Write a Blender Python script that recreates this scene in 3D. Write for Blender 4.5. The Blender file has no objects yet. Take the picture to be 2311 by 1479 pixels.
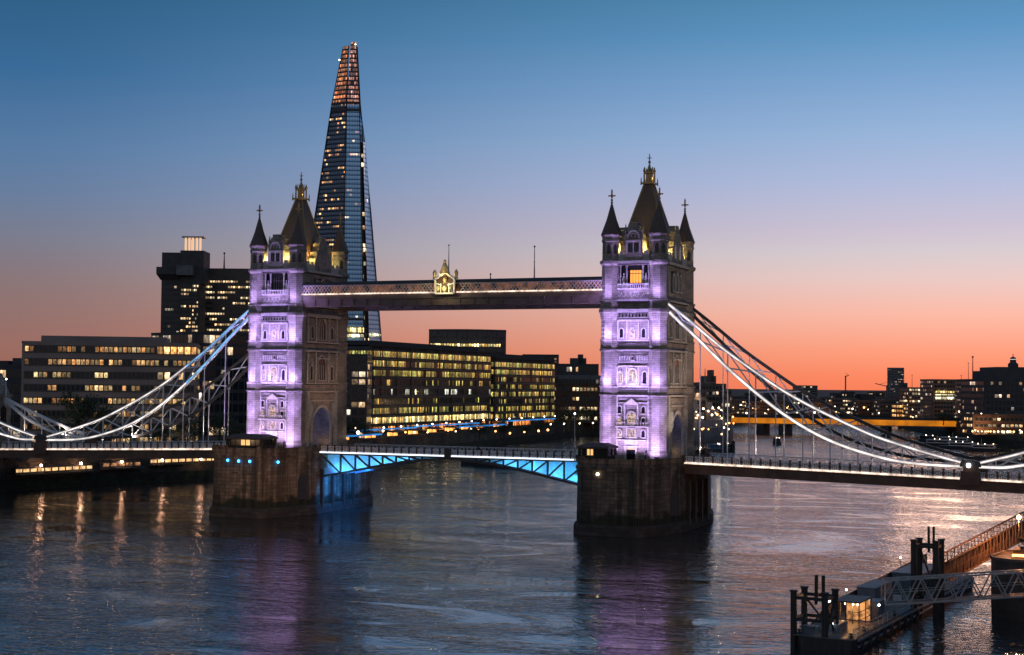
import bpy, bmesh, math, random
from mathutils import Vector, Matrix
R=math.radians
random.seed(7)
scene=bpy.context.scene
C=scene.collection
# ------------------------------------------------------------------ camera
CX,CY,CZ=128.6,-287.93,28.36
FPX,PW,PH=3300.76,2311.0,1479.0
YAW,PIT,ROL=.388,.039,-.0098
cy_,sy_=math.cos(YAW),math.sin(YAW)
RT=Vector((cy_,sy_,0)); FH=Vector((-sy_,cy_,0)); ZV=Vector((0,0,1))
FW=FH*math.cos(PIT)+ZV*math.sin(PIT); UP=-FH*math.sin(PIT)+ZV*math.cos(PIT)
R2=RT*math.cos(ROL)-UP*math.sin(ROL); U2=RT*math.sin(ROL)+UP*math.cos(ROL)
CAM=Vector((CX,CY,CZ))
cd=bpy.data.cameras.new('camera'); cam=bpy.data.objects.new('camera',cd); C.objects.link(cam)
cd.sensor_width=36; cd.lens=FPX/PW*36; cd.clip_start=1; cd.clip_end=30000
M=Matrix((R2,U2,-FW)).transposed().to_4x4(); M.translation=CAM
cam.matrix_world=M; scene.camera=cam
# ------------------------------------------------------------------ sky
SUN_AZ=YAW-0.36          # the afterglow sits towards the right edge of the view
world=bpy.data.worlds.new('World'); scene.world=world; world.use_nodes=True
def srgb(r,g,b):
    f=lambda c:(c/12.92 if c<=.04045 else ((c+.055)/1.055)**2.4)
    return (f(r/255),f(g/255),f(b/255),1)
def build_world():
    nt=world.node_tree; nt.nodes.clear(); n=nt.nodes.new; l=nt.links.new
    tc=n('ShaderNodeTexCoord'); sep=n('ShaderNodeSeparateXYZ'); l(tc.outputs['Generated'],sep.inputs[0])
    def ramp(stops):
        r=n('ShaderNodeValToRGB'); r.color_ramp.interpolation='B_SPLINE' if False else 'LINEAR'
        e=r.color_ramp.elements
        while len(e)>1: e.remove(e[-1])
        e[0].position=stops[0][0]; e[0].color=srgb(*stops[0][1])
        for p,c in stops[1:]:
            x=e.new(p); x.color=srgb(*c)
        return r
    mul=n('ShaderNodeMath'); mul.operation='MULTIPLY'; mul.inputs[1].default_value=2.0; l(sep.outputs['Z'],mul.inputs[0])
    glow=ramp([(0,(246,128,90)),(.015,(249,134,96)),(.048,(250,155,122)),(.097,(247,182,162)),(.145,(230,198,193)),(.18,(212,200,204)),(.212,(200,190,207)),(.273,(174,184,215)),(.333,(150,177,213)),(.40,(124,162,204)),(.465,(94,146,190)),(.53,(76,130,168)),(.8,(50,98,138)),(1,(40,82,122))])
    away=ramp([(0,(152,98,84)),(.045,(150,106,96)),(.124,(135,114,115)),(.185,(119,121,137)),(.245,(100,122,154)),(.306,(84,119,158)),(.40,(56,103,147)),(.518,(43,88,124)),(.8,(32,70,104)),(1,(26,58,90))])
    l(mul.outputs[0],glow.inputs[0]); l(mul.outputs[0],away.inputs[0])
    dot=n('ShaderNodeVectorMath'); dot.operation='DOT_PRODUCT'
    sx=n('ShaderNodeCombineXYZ'); l(sep.outputs['X'],sx.inputs[0]); l(sep.outputs['Y'],sx.inputs[1])
    nm=n('ShaderNodeVectorMath'); nm.operation='NORMALIZE'; l(sx.outputs[0],nm.inputs[0])
    l(nm.outputs[0],dot.inputs[0]); dot.inputs[1].default_value=(-math.sin(SUN_AZ),math.cos(SUN_AZ),0)
    mr=n('ShaderNodeMapRange'); mr.inputs['From Min'].default_value=.765; mr.inputs['From Max'].default_value=1.0
    l(dot.outputs['Value'],mr.inputs['Value'])
    mx=n('ShaderNodeMix'); mx.data_type='RGBA'; pw=n('ShaderNodeMath'); pw.operation='POWER'; pw.inputs[1].default_value=1.65; l(mr.outputs[0],pw.inputs[0]); l(pw.outputs[0],mx.inputs[0]); l(away.outputs[0],mx.inputs[6]); l(glow.outputs[0],mx.inputs[7])
    # city glow in the dusk haze behind the camera
    mr2=n('ShaderNodeMapRange'); mr2.inputs['From Min'].default_value=.45; mr2.inputs['From Max'].default_value=-.6
    mr2.inputs['To Min'].default_value=0; mr2.inputs['To Max'].default_value=1
    l(dot.outputs['Value'],mr2.inputs['Value'])
    east=n('ShaderNodeValToRGB'); e=east.color_ramp.elements; e[0].position=0; e[0].color=(.22,.165,.14,1); e[1].position=1; e[1].color=(.05,.09,.15,1)
    for p,c in ((.12,(.22,.19,.20,1)),(.26,(.20,.27,.37,1)),(.5,(.12,.19,.29,1))): q=e.new(p); q.color=c
    l(sep.outputs['Z'],east.inputs[0])
    m2=n('ShaderNodeMix'); m2.data_type='RGBA'; l(mr2.outputs[0],m2.inputs[0]); l(mx.outputs[2],m2.inputs[6]); l(east.outputs[0],m2.inputs[7])
    bg=n('ShaderNodeBackground'); l(m2.outputs[2],bg.inputs[0])
    out=n('ShaderNodeOutputWorld'); l(bg.outputs[0],out.inputs[0])
build_world()
# ------------------------------------------------------------------ last light of the sunken sun (weak, broad)
sd=bpy.data.lights.new('sun','SUN'); sd.energy=.12; sd.angle=R(12); sd.color=(1,.55,.35)
sun=bpy.data.objects.new('sun',sd); C.objects.link(sun)
sun.rotation_euler=(R(87),0,SUN_AZ+math.pi); sun.location=(0,0,200)
scene.view_settings.view_transform='Standard'; scene.view_settings.look='None'
scene.view_settings.exposure=.1; scene.view_settings.gamma=1
scene.render.engine='CYCLES'
scene.cycles.max_bounces=5; scene.cycles.diffuse_bounces=2; scene.cycles.glossy_bounces=3
scene.cycles.sample_clamp_indirect=6; scene.cycles.use_denoising=True
try: scene.cycles.denoiser='OPENIMAGEDENOISE'
except Exception: pass
scene.cycles.use_light_tree=True
scene.cycles.caustics_reflective=False; scene.cycles.caustics_refractive=False

# ------------------------------------------------------------------ helpers
def hor(x): return PH/2+math.tan(PIT)*FPX+(x-PW/2)*.0098
def gpos(x,D):
    "ground position seen in image column x at forward distance D"
    d=FH*D+RT*((x-PW/2)*D/FPX); return Vector((CX+d.x,CY+d.y))
def zat(x,y,D): return CZ+(hor(x)-y)/FPX*D
class MB:
    def __init__(s,off=(0,0,0)):
        s.bm=bmesh.new(); s.off=Vector(off); s.uv=None
    def v(s,p): return s.bm.verts.new(Vector(p)-s.off)
    def face(s,pts,uvs=None):
        f=s.bm.faces.new([s.v(p) for p in pts])
        if uvs:
            if s.uv is None: s.uv=s.bm.loops.layers.uv.new('UVMap')
            for lp,u in zip(f.loops,uvs): lp[s.uv].uv=u
        return f
    def box(s,x0,x1,y0,y1,z0,z1):
        return s.prism([(x0,y0),(x1,y0),(x1,y1),(x0,y1)],z0,z1)
    def prism(s,poly,z0,z1,top=None):
        a=[s.v((p[0],p[1],z0)) for p in poly]; t=top or poly
        b=[s.v((p[0],p[1],z1)) for p in t]; n=len(poly); F=s.bm.faces.new
        for i in range(n): F([a[i],a[(i+1)%n],b[(i+1)%n],b[i]])
        F(a[::-1]); F(b); return s
    def loft(s,polys):
        "polys: list of (poly,z)"
        rings=[[s.v((p[0],p[1],z)) for p in poly] for poly,z in polys]; F=s.bm.faces.new; n=len(rings[0])
        for a,b in zip(rings,rings[1:]):
            for i in range(n): F([a[i],a[(i+1)%n],b[(i+1)%n],b[i]])
        F(rings[0][::-1]); F(rings[-1]); return s
    def lathe(s,cx,cy,prof,n=8,rot=.5):
        def ring(r): return [(cx+r*math.cos((i+rot)*2*math.pi/n),cy+r*math.sin((i+rot)*2*math.pi/n)) for i in range(n)]
        return s.loft([(ring(max(r,.01)),z) for r,z in prof])
    def extr(s,pts,axis,a,b):
        "extrude 2-D outline: axis 'x' (pts are y,z) or 'y' (pts are x,z)"
        if axis=='x': f=lambda p,t:(t,p[0],p[1])
        else: f=lambda p,t:(p[0],t,p[1])
        A=[s.v(f(p,a)) for p in pts]; B=[s.v(f(p,b)) for p in pts]; n=len(pts); F=s.bm.faces.new
        for i in range(n): F([A[i],A[(i+1)%n],B[(i+1)%n],B[i]])
        F(A[::-1]); F(B); return s
    def bar(s,p,q,w,h=None,n=4):
        "bar between two points; n=4 rectangular w x h else round of diameter w"
        p,q=Vector(p),Vector(q); d=(q-p); L=d.length
        if L<1e-6: return s
        d/=L; up=Vector((0,0,1)) if abs(d.z)<.98 else Vector((0,1,0))
        sd_=d.cross(up).normalized(); u=sd_.cross(d).normalized(); h=h or w
        if n==4: o=[sd_*(-w/2)+u*(-h/2),sd_*(w/2)+u*(-h/2),sd_*(w/2)+u*(h/2),sd_*(-w/2)+u*(h/2)]
        else: o=[sd_*(math.cos(i*2*math.pi/n)*w/2)+u*(math.sin(i*2*math.pi/n)*w/2) for i in range(n)]
        A=[s.v(p+k) for k in o]; B=[s.v(q+k) for k in o]; m=len(o); F=s.bm.faces.new
        for i in range(m): F([A[i],A[(i+1)%m],B[(i+1)%m],B[i]])
        F(A[::-1]); F(B); return s
    def ball(s,c,r,seg=8,rings=6,sz=1):
        c=Vector(c); pr=[]
        for j in range(rings+1):
            a=-math.pi/2+math.pi*j/rings; pr.append((r*math.cos(a),c.z+r*sz*math.sin(a)))
        return s.lathe(c.x,c.y,pr,seg)
    def build(s,name,mat,parent=None,smooth=False):
        bmesh.ops.recalc_face_normals(s.bm,faces=s.bm.faces[:])
        me=bpy.data.meshes.new(name); s.bm.to_mesh(me); s.bm.free()
        if smooth:
            for p in me.polygons: p.use_smooth=True
        me.materials.append(mat)
        o=bpy.data.objects.new(name,me); C.objects.link(o)
        if parent: o.parent=parent
        else: o.location=s.off
        return o
def tag(o,label=None,cat=None,group=None,kind=None):
    if label: o['label']=label
    if cat: o['category']=cat
    if group: o['group']=group
    if kind: o['kind']=kind
    return o
def empty(name,loc,label,cat,group=None,rz=0):
    o=bpy.data.objects.new(name,None); o.empty_display_size=.5; C.objects.link(o); o.location=loc; o.rotation_euler=(0,0,rz)
    return tag(o,label,cat,group)
KIDS={}
def copy_tree(o,parent=None):
    c=o.copy(); C.objects.link(c)
    if parent: c.parent=parent
    for ch in [k for k in bpy.data.objects if k.parent==o]: copy_tree(ch,c)
    return c
def dup(o,loc,label,rz=None,sc=None):
    c=copy_tree(o); c.location=loc; c['label']=label
    if rz is not None: c.rotation_euler=(0,0,rz)
    if sc: c.scale=(sc,sc,sc) if not isinstance(sc,tuple) else sc
    return c
# ------------------------------------------------------------------ materials
def newmat(name):
    m=bpy.data.materials.new(name); m.use_nodes=True; nt=m.node_tree
    b=nt.nodes['Principled BSDF']; return m,nt,b
def mathn(nt,op,a,b=None,c=None):
    n=nt.nodes.new('ShaderNodeMath'); n.operation=op
    for i,x in enumerate((a,b,c)):
        if x is None: continue
        if isinstance(x,(int,float)): n.inputs[i].default_value=x
        else: nt.links.new(x,n.inputs[i])
    return n.outputs[0]
def plain(name,col,rough=.6,metal=0,var=.25,scale=1.5,bump=.15,stretch=(1,1,1)):
    m,nt,b=newmat(name); n=nt.nodes.new; l=nt.links.new
    tc=n('ShaderNodeTexCoord'); mp=n('ShaderNodeMapping'); mp.inputs['Scale'].default_value=stretch; l(tc.outputs['Object'],mp.inputs[0])
    no=n('ShaderNodeTexNoise'); no.inputs['Scale'].default_value=scale; no.inputs['Detail'].default_value=6; l(mp.outputs[0],no.inputs['Vector'])
    r=n('ShaderNodeValToRGB'); r.color_ramp.elements[0].position=.3; r.color_ramp.elements[1].position=.7
    r.color_ramp.elements[0].color=tuple(c*(1-var) for c in col)+(1,); r.color_ramp.elements[1].color=tuple(min(1,c*(1+var)) for c in col)+(1,)
    l(no.outputs[0],r.inputs[0]); l(r.outputs[0],b.inputs['Base Color'])
    b.inputs['Roughness'].default_value=rough; b.inputs['Metallic'].default_value=metal
    if bump:
        bp=n('ShaderNodeBump'); bp.inputs['Strength'].default_value=bump; bp.inputs['Distance'].default_value=.1; l(no.outputs[0],bp.inputs['Height']); l(bp.outputs[0],b.inputs['Normal'])
    return m
def masonry(name,col,bw=1.6,bh=.55,var=.22,dark=.55,stain=.5,stain_scale=.12,tide=None):
    m,nt,b=newmat(name); n=nt.nodes.new; l=nt.links.new
    tc=n('ShaderNodeTexCoord'); sp=n('ShaderNodeSeparateXYZ'); l(tc.outputs['Object'],sp.inputs[0])
    s=mathn(nt,'ADD',sp.outputs[0],sp.outputs[1]); cb=n('ShaderNodeCombineXYZ'); l(s,cb.inputs[0]); l(sp.outputs[2],cb.inputs[1])
    br=n('ShaderNodeTexBrick'); l(cb.outputs[0],br.inputs['Vector']); br.inputs['Scale'].default_value=1
    br.inputs['Brick Width'].default_value=bw; br.inputs['Row Height'].default_value=bh; br.inputs['Mortar Size'].default_value=.035
    br.inputs['Color1'].default_value=tuple(c*(1-var) for c in col)+(1,); br.inputs['Color2'].default_value=tuple(c*(1+var) for c in col)+(1,)
    br.inputs['Mortar'].default_value=tuple(c*dark for c in col)+(1,)
    no=n('ShaderNodeTexNoise'); no.inputs['Scale'].default_value=stain_scale; no.inputs['Detail'].default_value=7; no.inputs['Roughness'].default_value=.65; l(tc.outputs['Object'],no.inputs['Vector'])
    mr=n('ShaderNodeMapRange'); mr.inputs['From Min'].default_value=.35; mr.inputs['From Max'].default_value=.65; mr.inputs['To Min'].default_value=1-stain; mr.inputs['To Max'].default_value=1.15; l(no.outputs[0],mr.inputs['Value'])
    mx=n('ShaderNodeVectorMath'); mx.operation='SCALE'; l(br.outputs['Color'],mx.inputs[0]); l(mr.outputs[0],mx.inputs['Scale'])
    res=mx.outputs[0]
    if tide:   # weed and wet line with a ragged upper edge
        nz=n('ShaderNodeTexNoise'); nz.inputs['Scale'].default_value=.35; nz.inputs['Detail'].default_value=6; l(tc.outputs['Object'],nz.inputs['Vector'])
        zz=mathn(nt,'ADD',sp.outputs[2],mathn(nt,'MULTIPLY_ADD',nz.outputs[0],5.0,-2.5))
        tm=n('ShaderNodeMapRange'); tm.inputs['From Min'].default_value=tide; tm.inputs['From Max'].default_value=tide+.9; l(zz,tm.inputs['Value'])
        tx=n('ShaderNodeMix'); tx.data_type='RGBA'; l(tm.outputs[0],tx.inputs[0]); tx.inputs[6].default_value=(.022,.024,.013,1); l(res,tx.inputs[7]); res=tx.outputs[2]
        st=n('ShaderNodeMapping'); st.inputs['Scale'].default_value=(.9,.9,.06); l(tc.outputs['Object'],st.inputs[0])
        ns=n('ShaderNodeTexNoise'); ns.inputs['Scale'].default_value=1; ns.inputs['Detail'].default_value=5; l(st.outputs[0],ns.inputs['Vector'])
        sm=n('ShaderNodeMapRange'); sm.inputs['From Min'].default_value=.42; sm.inputs['From Max'].default_value=.60; sm.inputs['To Min'].default_value=1.25; sm.inputs['To Max'].default_value=.45; l(ns.outputs[0],sm.inputs['Value'])
        vx=n('ShaderNodeVectorMath'); vx.operation='SCALE'; l(res,vx.inputs[0]); l(sm.outputs[0],vx.inputs['Scale']); res=vx.outputs[0]
    l(res,b.inputs['Base Color']); b.inputs['Roughness'].default_value=.85
    n2=n('ShaderNodeTexNoise'); n2.inputs['Scale'].default_value=2.5; n2.inputs['Detail'].default_value=5; l(tc.outputs['Object'],n2.inputs['Vector'])
    h=mathn(nt,'SUBTRACT',mathn(nt,'MULTIPLY',n2.outputs[0],.5),br.outputs['Fac'])
    bp=n('ShaderNodeBump'); bp.inputs['Strength'].default_value=.8; bp.inputs['Distance'].default_value=.14; l(h,bp.inputs['Height']); l(bp.outputs[0],b.inputs['Normal'])
    return m
def emit(name,col,strength):
    m,nt,b=newmat(name)
    b.inputs['Base Color'].default_value=(.02,.02,.02,1)
    b.inputs['Emission Color'].default_value=tuple(col)+(1,); b.inputs['Emission Strength'].default_value=strength
    return m
def emitvar(name,col,strength,scale=1.0,lo=.25):
    "a run of lamps: brightness varies along it"
    m,nt,b=newmat(name); n=nt.nodes.new; l=nt.links.new
    tc=n('ShaderNodeTexCoord'); no=n('ShaderNodeTexNoise'); no.inputs['Scale'].default_value=scale; no.inputs['Detail'].default_value=3; l(tc.outputs['Object'],no.inputs['Vector'])
    mr=n('ShaderNodeMapRange'); mr.inputs['From Min'].default_value=.38; mr.inputs['From Max'].default_value=.62; mr.inputs['To Min'].default_value=lo*strength; mr.inputs['To Max'].default_value=strength; l(no.outputs[0],mr.inputs['Value'])
    b.inputs['Base Color'].default_value=(.02,.02,.02,1); b.inputs['Emission Color'].default_value=tuple(col)+(1,); l(mr.outputs[0],b.inputs['Emission Strength'])
    return m
def winmat(name,cw=3.0,lit=.5,c1=(1,.62,.22),c2=(1,.85,.5),strength=2.0,glass=(.02,.025,.03),frame=.08,sub=4,cluster=.8,rough=.12,vf=(.08,.92),metal=0.0,seed=0.0,framecol=None,gf=None):
    "storey glazing: rooms lit or dark, split by mullions (uv: metres along, storeys up)"
    m,nt,b=newmat(name); n=nt.nodes.new; l=nt.links.new
    uv=n('ShaderNodeUVMap'); uv.uv_map='UVMap'; sp=n('ShaderNodeSeparateXYZ'); l(uv.outputs[0],sp.inputs[0])
    oi=n('ShaderNodeObjectInfo'); sd0=mathn(nt,'ADD',mathn(nt,'MULTIPLY',oi.outputs['Random'],0.0),seed)
    u=mathn(nt,'DIVIDE',sp.outputs[0],cw); v=sp.outputs[1]
    cu=mathn(nt,'FLOOR',u); cv=mathn(nt,'FLOOR',v)
    cb=n('ShaderNodeCombineXYZ'); l(cu,cb.inputs[0]); l(cv,cb.inputs[1]); l(sd0,cb.inputs[2])
    wn=n('ShaderNodeTexWhiteNoise'); wn.noise_dimensions='3D'; l(cb.outputs[0],wn.inputs['Vector'])
    cb2=n('ShaderNodeCombineXYZ'); l(mathn(nt,'MULTIPLY',cu,.17),cb2.inputs[0]); l(mathn(nt,'MULTIPLY',cv,1.37),cb2.inputs[1]); l(sd0,cb2.inputs[2])
    no=n('ShaderNodeTexNoise'); no.inputs['Scale'].default_value=1; no.inputs['Detail'].default_value=1; l(cb2.outputs[0],no.inputs['Vector'])
    nn=mathn(nt,'MULTIPLY_ADD',mathn(nt,'SUBTRACT',no.outputs[0],.5),2.2,.5)
    sc=mathn(nt,'ADD',mathn(nt,'MULTIPLY',nn,cluster),mathn(nt,'MULTIPLY',wn.outputs['Value'],1-cluster))
    isl=mathn(nt,'GREATER_THAN',sc,1-lit)
    fu=mathn(nt,'FRACT',u); fv=mathn(nt,'FRACT',v)
    mu=mathn(nt,'MULTIPLY',mathn(nt,'GREATER_THAN',fu,frame),mathn(nt,'LESS_THAN',fu,1-frame))
    mv=mathn(nt,'MULTIPLY',mathn(nt,'GREATER_THAN',fv,vf[0]),mathn(nt,'LESS_THAN',fv,vf[1]))
    mul=mathn(nt,'MULTIPLY',mu,mv)
    gmask=mul if gf is None else mathn(nt,'MULTIPLY',mu,mathn(nt,'MULTIPLY',mathn(nt,'GREATER_THAN',fv,gf),mathn(nt,'LESS_THAN',fv,1-gf)))
    cb3=n('ShaderNodeCombineXYZ'); l(mathn(nt,'FLOOR',mathn(nt,'MULTIPLY',u,sub)),cb3.inputs[0]); l(mathn(nt,'FLOOR',mathn(nt,'MULTIPLY',v,3)),cb3.inputs[1]); l(sd0,cb3.inputs[2])
    w3=n('ShaderNodeTexWhiteNoise'); w3.noise_dimensions='3D'; l(cb3.outputs[0],w3.inputs['Vector'])
    det=mathn(nt,'MULTIPLY',mathn(nt,'MULTIPLY_ADD',mathn(nt,'POWER',w3.outputs['Value'],1.4),1.0,.35),mathn(nt,'MULTIPLY_ADD',fv,.8,.5))
    sc2=n('ShaderNodeSeparateXYZ'); l(wn.outputs['Color'],sc2.inputs[0])
    br=mathn(nt,'MULTIPLY_ADD',mathn(nt,'POWER',sc2.outputs[1],2.5),1.5,.2)
    st=mathn(nt,'MULTIPLY',mathn(nt,'MULTIPLY',isl,mul),mathn(nt,'MULTIPLY',mathn(nt,'MULTIPLY',det,br),strength))
    mx=n('ShaderNodeMix'); mx.data_type='RGBA'; l(sc2.outputs[2],mx.inputs[0]); mx.inputs[6].default_value=tuple(c1)+(1,); mx.inputs[7].default_value=tuple(c2)+(1,)
    l(mx.outputs[2],b.inputs['Emission Color']); l(st,b.inputs['Emission Strength'])
    mg=n('ShaderNodeMix'); mg.data_type='RGBA'; l(gmask,mg.inputs[0]); mg.inputs[6].default_value=tuple(framecol or (.06,.055,.05))+(1,); mg.inputs[7].default_value=tuple(glass)+(1,)
    l(mg.outputs[2],b.inputs['Base Color']); b.inputs['Metallic'].default_value=metal
    l(mathn(nt,'MULTIPLY_ADD',mul,rough-.5,.5),b.inputs['Roughness'])
    return m
MT={}
MT['stone']=masonry('tower stone',(.30,.26,.22),1.3,.42,.16,.55,.42,.35); MT['soot']=plain('sooty shadow stone',(.04,.035,.032),.9,var=.4,scale=1)
MT['stone_plain']=plain('cut stone',(.40,.37,.33),.8,var=.25,scale=1.5,bump=.4)
MT['granite_shaded']=masonry('shaded pier granite',(.13,.105,.085),1.9,.75,.35,.5,.6,.10,3.2)  # darker copy of the granite: the unlit pier's shade in its colour
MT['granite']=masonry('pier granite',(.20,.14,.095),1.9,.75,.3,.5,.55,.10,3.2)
MT['wet']=masonry('wet pier footing',(.055,.048,.04),1.9,.75,.3,.5,.6,.2)
MT['slate']=plain('slate roof',(.095,.06,.042),.55,var=.3,scale=2,stretch=(1,1,4))
MT['copper']=plain('gilded metal',(.36,.24,.11),.35,.8,var=.2)
MT['iron']=plain('dark ironwork',(.05,.045,.045),.5,.2,var=.2)
MT['soffit']=plain('pale brown girder steel',(.15,.105,.085),.55,.1,var=.25,scale=.4)
MT['walk_glass']=emitvar('walkway interior seen through glass',(1,.35,.12),.22,.7,.05)
MT['iron_brown']=plain('brown girder steel',(.11,.06,.04),.55,.1,var=.3,scale=.6)
MT['white_paint']=plain('white painted steel',(.62,.62,.64),.45,var=.08,scale=1)
MT['blue_paint']=plain('blue painted steel',(.26,.42,.55),.45,var=.12)
MT['dark_glass']=plain('dark window glass',(.012,.014,.018),.12,var=.2,bump=0)
MT['asphalt']=plain('asphalt',(.05,.05,.05),.85,var=.2,scale=3)
MT['paving']=plain('riverside paving',(.13,.12,.11),.85,var=.25,scale=.6)
MT['land']=plain('city ground',(.03,.032,.03),.9,var=.4,scale=.05)
MT['wall_river']=masonry('river wall masonry',(.10,.085,.065),1.5,.6,.25,.6,.5,.15)
MT['algae']=masonry('algae covered wall foot',(.035,.04,.02),1.5,.6,.3,.6,.6,.3)
MT['concrete']=plain('grey concrete',(.16,.15,.15),.8,var=.2,scale=.3)
MT['concrete_dark']=plain('dark concrete',(.07,.064,.066),.8,var=.25,scale=.3)
MT['bark']=plain('bark',(.06,.045,.03),.9,var=.3)
MT['timber']=plain('wet black timber',(.03,.026,.022),.55,var=.4,scale=1.5,stretch=(3,3,.4))
MT['steel_grey']=plain('galvanised steel',(.38,.37,.37),.4,.4,var=.15)
MT['tile']=plain('roof covering',(.05,.045,.045),.8,var=.2)
MT['brick']=masonry('brown brick',(.16,.09,.06),.9,.3,.25,.7,.3,.3)
MT['led']=emitvar('white line lamps',(1,.90,.84),1.45,.35,.5); MT['led_blue']=emitvar('blue white line lamps',(.22,.58,1),1.2,.5,.4)
MT['led_warm']=emitvar('warm line lamps',(1,.76,.60),1.7,.9,.35)
MT['led_soft']=emit('soft white line lamps',(1,.9,.85),1.1)
MT['lamp_prom']=emit('low promenade lamps',(1,.52,.30),60)
MT['lamp']=emit('street lamp globe',(1,.74,.46),12)
MT['lamp_or']=emit('sodium lamp',(1,.42,.12),24)
MT['lamp_wh']=emit('cool white lamp',(.9,.95,1),10)
MT['lamp_bl']=emit('blue marker lamp',(.03,.30,1),9)
MT['win_warm']=emit('lamplit room behind glass',(1,.55,.2),1.1)
MT['win_or']=emit('orange lit room',(1,.36,.06),1.5)
MT['win_pale']=emitvar('pale lit room',(1,.70,.48),.8,2.5,.1)
def foliage(name,col):
    m,nt,b=newmat(name); n=nt.nodes.new; l=nt.links.new
    tc=n('ShaderNodeTexCoord'); no=n('ShaderNodeTexNoise'); no.inputs['Scale'].default_value=.9; no.inputs['Detail'].default_value=4; l(tc.outputs['Object'],no.inputs['Vector'])
    r=n('ShaderNodeValToRGB'); r.color_ramp.elements[0].color=tuple(c*.5 for c in col)+(1,); r.color_ramp.elements[1].color=tuple(c*1.6 for c in col)+(1,)
    r.color_ramp.elements[0].position=.35; r.color_ramp.elements[1].position=.65
    l(no.outputs[0],r.inputs[0]); l(r.outputs[0],b.inputs['Base Color']); b.inputs['Roughness'].default_value=.7
    return m
MT['leaf']=foliage('dark leaves',(.045,.06,.025))
# water
def water_mat():
    m,nt,b=newmat('river water'); n=nt.nodes.new; l=nt.links.new
    tc=n('ShaderNodeTexCoord')
    def noise(sc,det,rough,rot,vec=None,dist=0):
        mp=n('ShaderNodeMapping'); mp.inputs['Scale'].default_value=sc; mp.inputs['Rotation'].default_value=(0,0,rot); l(tc.outputs['Object'],mp.inputs[0])
        no=n('ShaderNodeTexNoise'); no.inputs['Scale'].default_value=1; no.inputs['Detail'].default_value=det; no.inputs['Roughness'].default_value=rough; no.inputs['Distortion'].default_value=dist; l(mp.outputs[0],no.inputs['Vector']); return no.outputs[0]
    big=noise((.022,.05,1),5,.62,-YAW-.12,dist=2.2)       # tide streams and eddies
    mid=noise((.50,.85,1),2.5,.5,-YAW,dist=.9)
    small=noise((1.5,2.6,1),2,.5,-YAW+.3)
    b.inputs['Base Color'].default_value=(.052,.042,.036,1)
    b.inputs['Specular IOR Level'].default_value=.5
    b.inputs['IOR'].default_value=1.7
    calm=n('ShaderNodeMapRange'); calm.inputs['From Min'].default_value=.40; calm.inputs['From Max'].default_value=.60; calm.inputs['To Min'].default_value=.22; calm.inputs['To Max'].default_value=1.6; l(big,calm.inputs['Value'])
    h=mathn(nt,'MULTIPLY',mathn(nt,'ADD',mathn(nt,'MULTIPLY',mid,.62),mathn(nt,'MULTIPLY',small,.12)),calm.outputs[0])
    bp=n('ShaderNodeBump'); bp.inputs['Strength'].default_value=1.0; bp.inputs['Distance'].default_value=.21; l(h,bp.inputs['Height']); l(bp.outputs[0],b.inputs['Normal'])
    ro=n('ShaderNodeMapRange'); ro.inputs['From Min'].default_value=.4; ro.inputs['From Max'].default_value=.6; ro.inputs['To Min'].default_value=.02; ro.inputs['To Max'].default_value=.07; l(big,ro.inputs['Value'])
    l(ro.outputs[0],b.inputs['Roughness'])
    return m
MT['water']=water_mat()
# ------------------------------------------------------------------ setting
def structure(name,mb,mat):
    o=mb.build(name,mat); o['kind']='structure'; return o
w=MB(); w.face([(-2500,-700,0),(2500,-700,0),(2500,2500,0),(-2500,2500,0)]); structure('river_water',w,MT['water'])
LAND=7.0
SB=[(-131,-700),(-131,8),(-126,34),(-113,70),(-117,130),(-120,191),(-128,260),(-138,340),(-148,500),(-148,812),(-150,1010)]
south=[(-9000,-700)]+SB+[(-9000,1010)]
w=MB(); w.prism(south,-2,LAND); structure('south_bank_ground',w,MT['land'])
NB=[(142,-700),(142,-40),(138,60),(125,260),(115,405),(76,510),(33,646),(-3,770),(-25,890),(-40,1010)]
north=[(9000,-700)]+NB+[(9000,1010)]
w=MB(); w.prism(north[::-1],-2,LAND); structure('north_bank_ground',w,MT['land'])
w=MB(); w.prism([(-9000,1010.02),(9000,1010.02),(9000,14000),(-9000,14000)],-2,LAND-.02); structure('far_city_ground',w,MT['land'])
# river walls
def river_wall(pts,label,side):
    root=empty('river_wall',(pts[0][0],pts[0][1],0),label,'river wall'); o=(pts[0][0],pts[0][1],0)
    a=MB(o); b=MB(o)
    def strip(mb,z0,z1,d0,d1):
        P=[]
        for i,p in enumerate(pts):
            q=pts[min(i+1,len(pts)-1)]; r=pts[max(i-1,0)]
            t=Vector((q[0]-r[0],q[1]-r[1])).normalized(); nn=Vector((t.y,-t.x))*side
            P.append((Vector(p)+nn*d0,Vector(p)+nn*d1))
        for (a0,a1),(b0,b1) in zip(P,P[1:]):
            mb.face([(a1.x,a1.y,z0),(b1.x,b1.y,z0),(b1.x,b1.y,z1),(a1.x,a1.y,z1)])
            mb.face([(a0.x,a0.y,z1),(b0.x,b0.y,z1),(b1.x,b1.y,z1),(a1.x,a1.y,z1)])
    strip(a,2.9,LAND+1.1,-.3,.35); strip(a,LAND+.7,LAND+1.104,-.4,.5); strip(b,-1,2.9,-.1,1.3)
    a.build('wall_face',MT['wall_river'],root); b.build('wall_foot',MT['algae'],root)
    return root
river_wall(SB,'long dark masonry river wall along the bank left of the bridge',1)
river_wall(NB,'dark river wall below the buildings at the right edge',-1)
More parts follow.
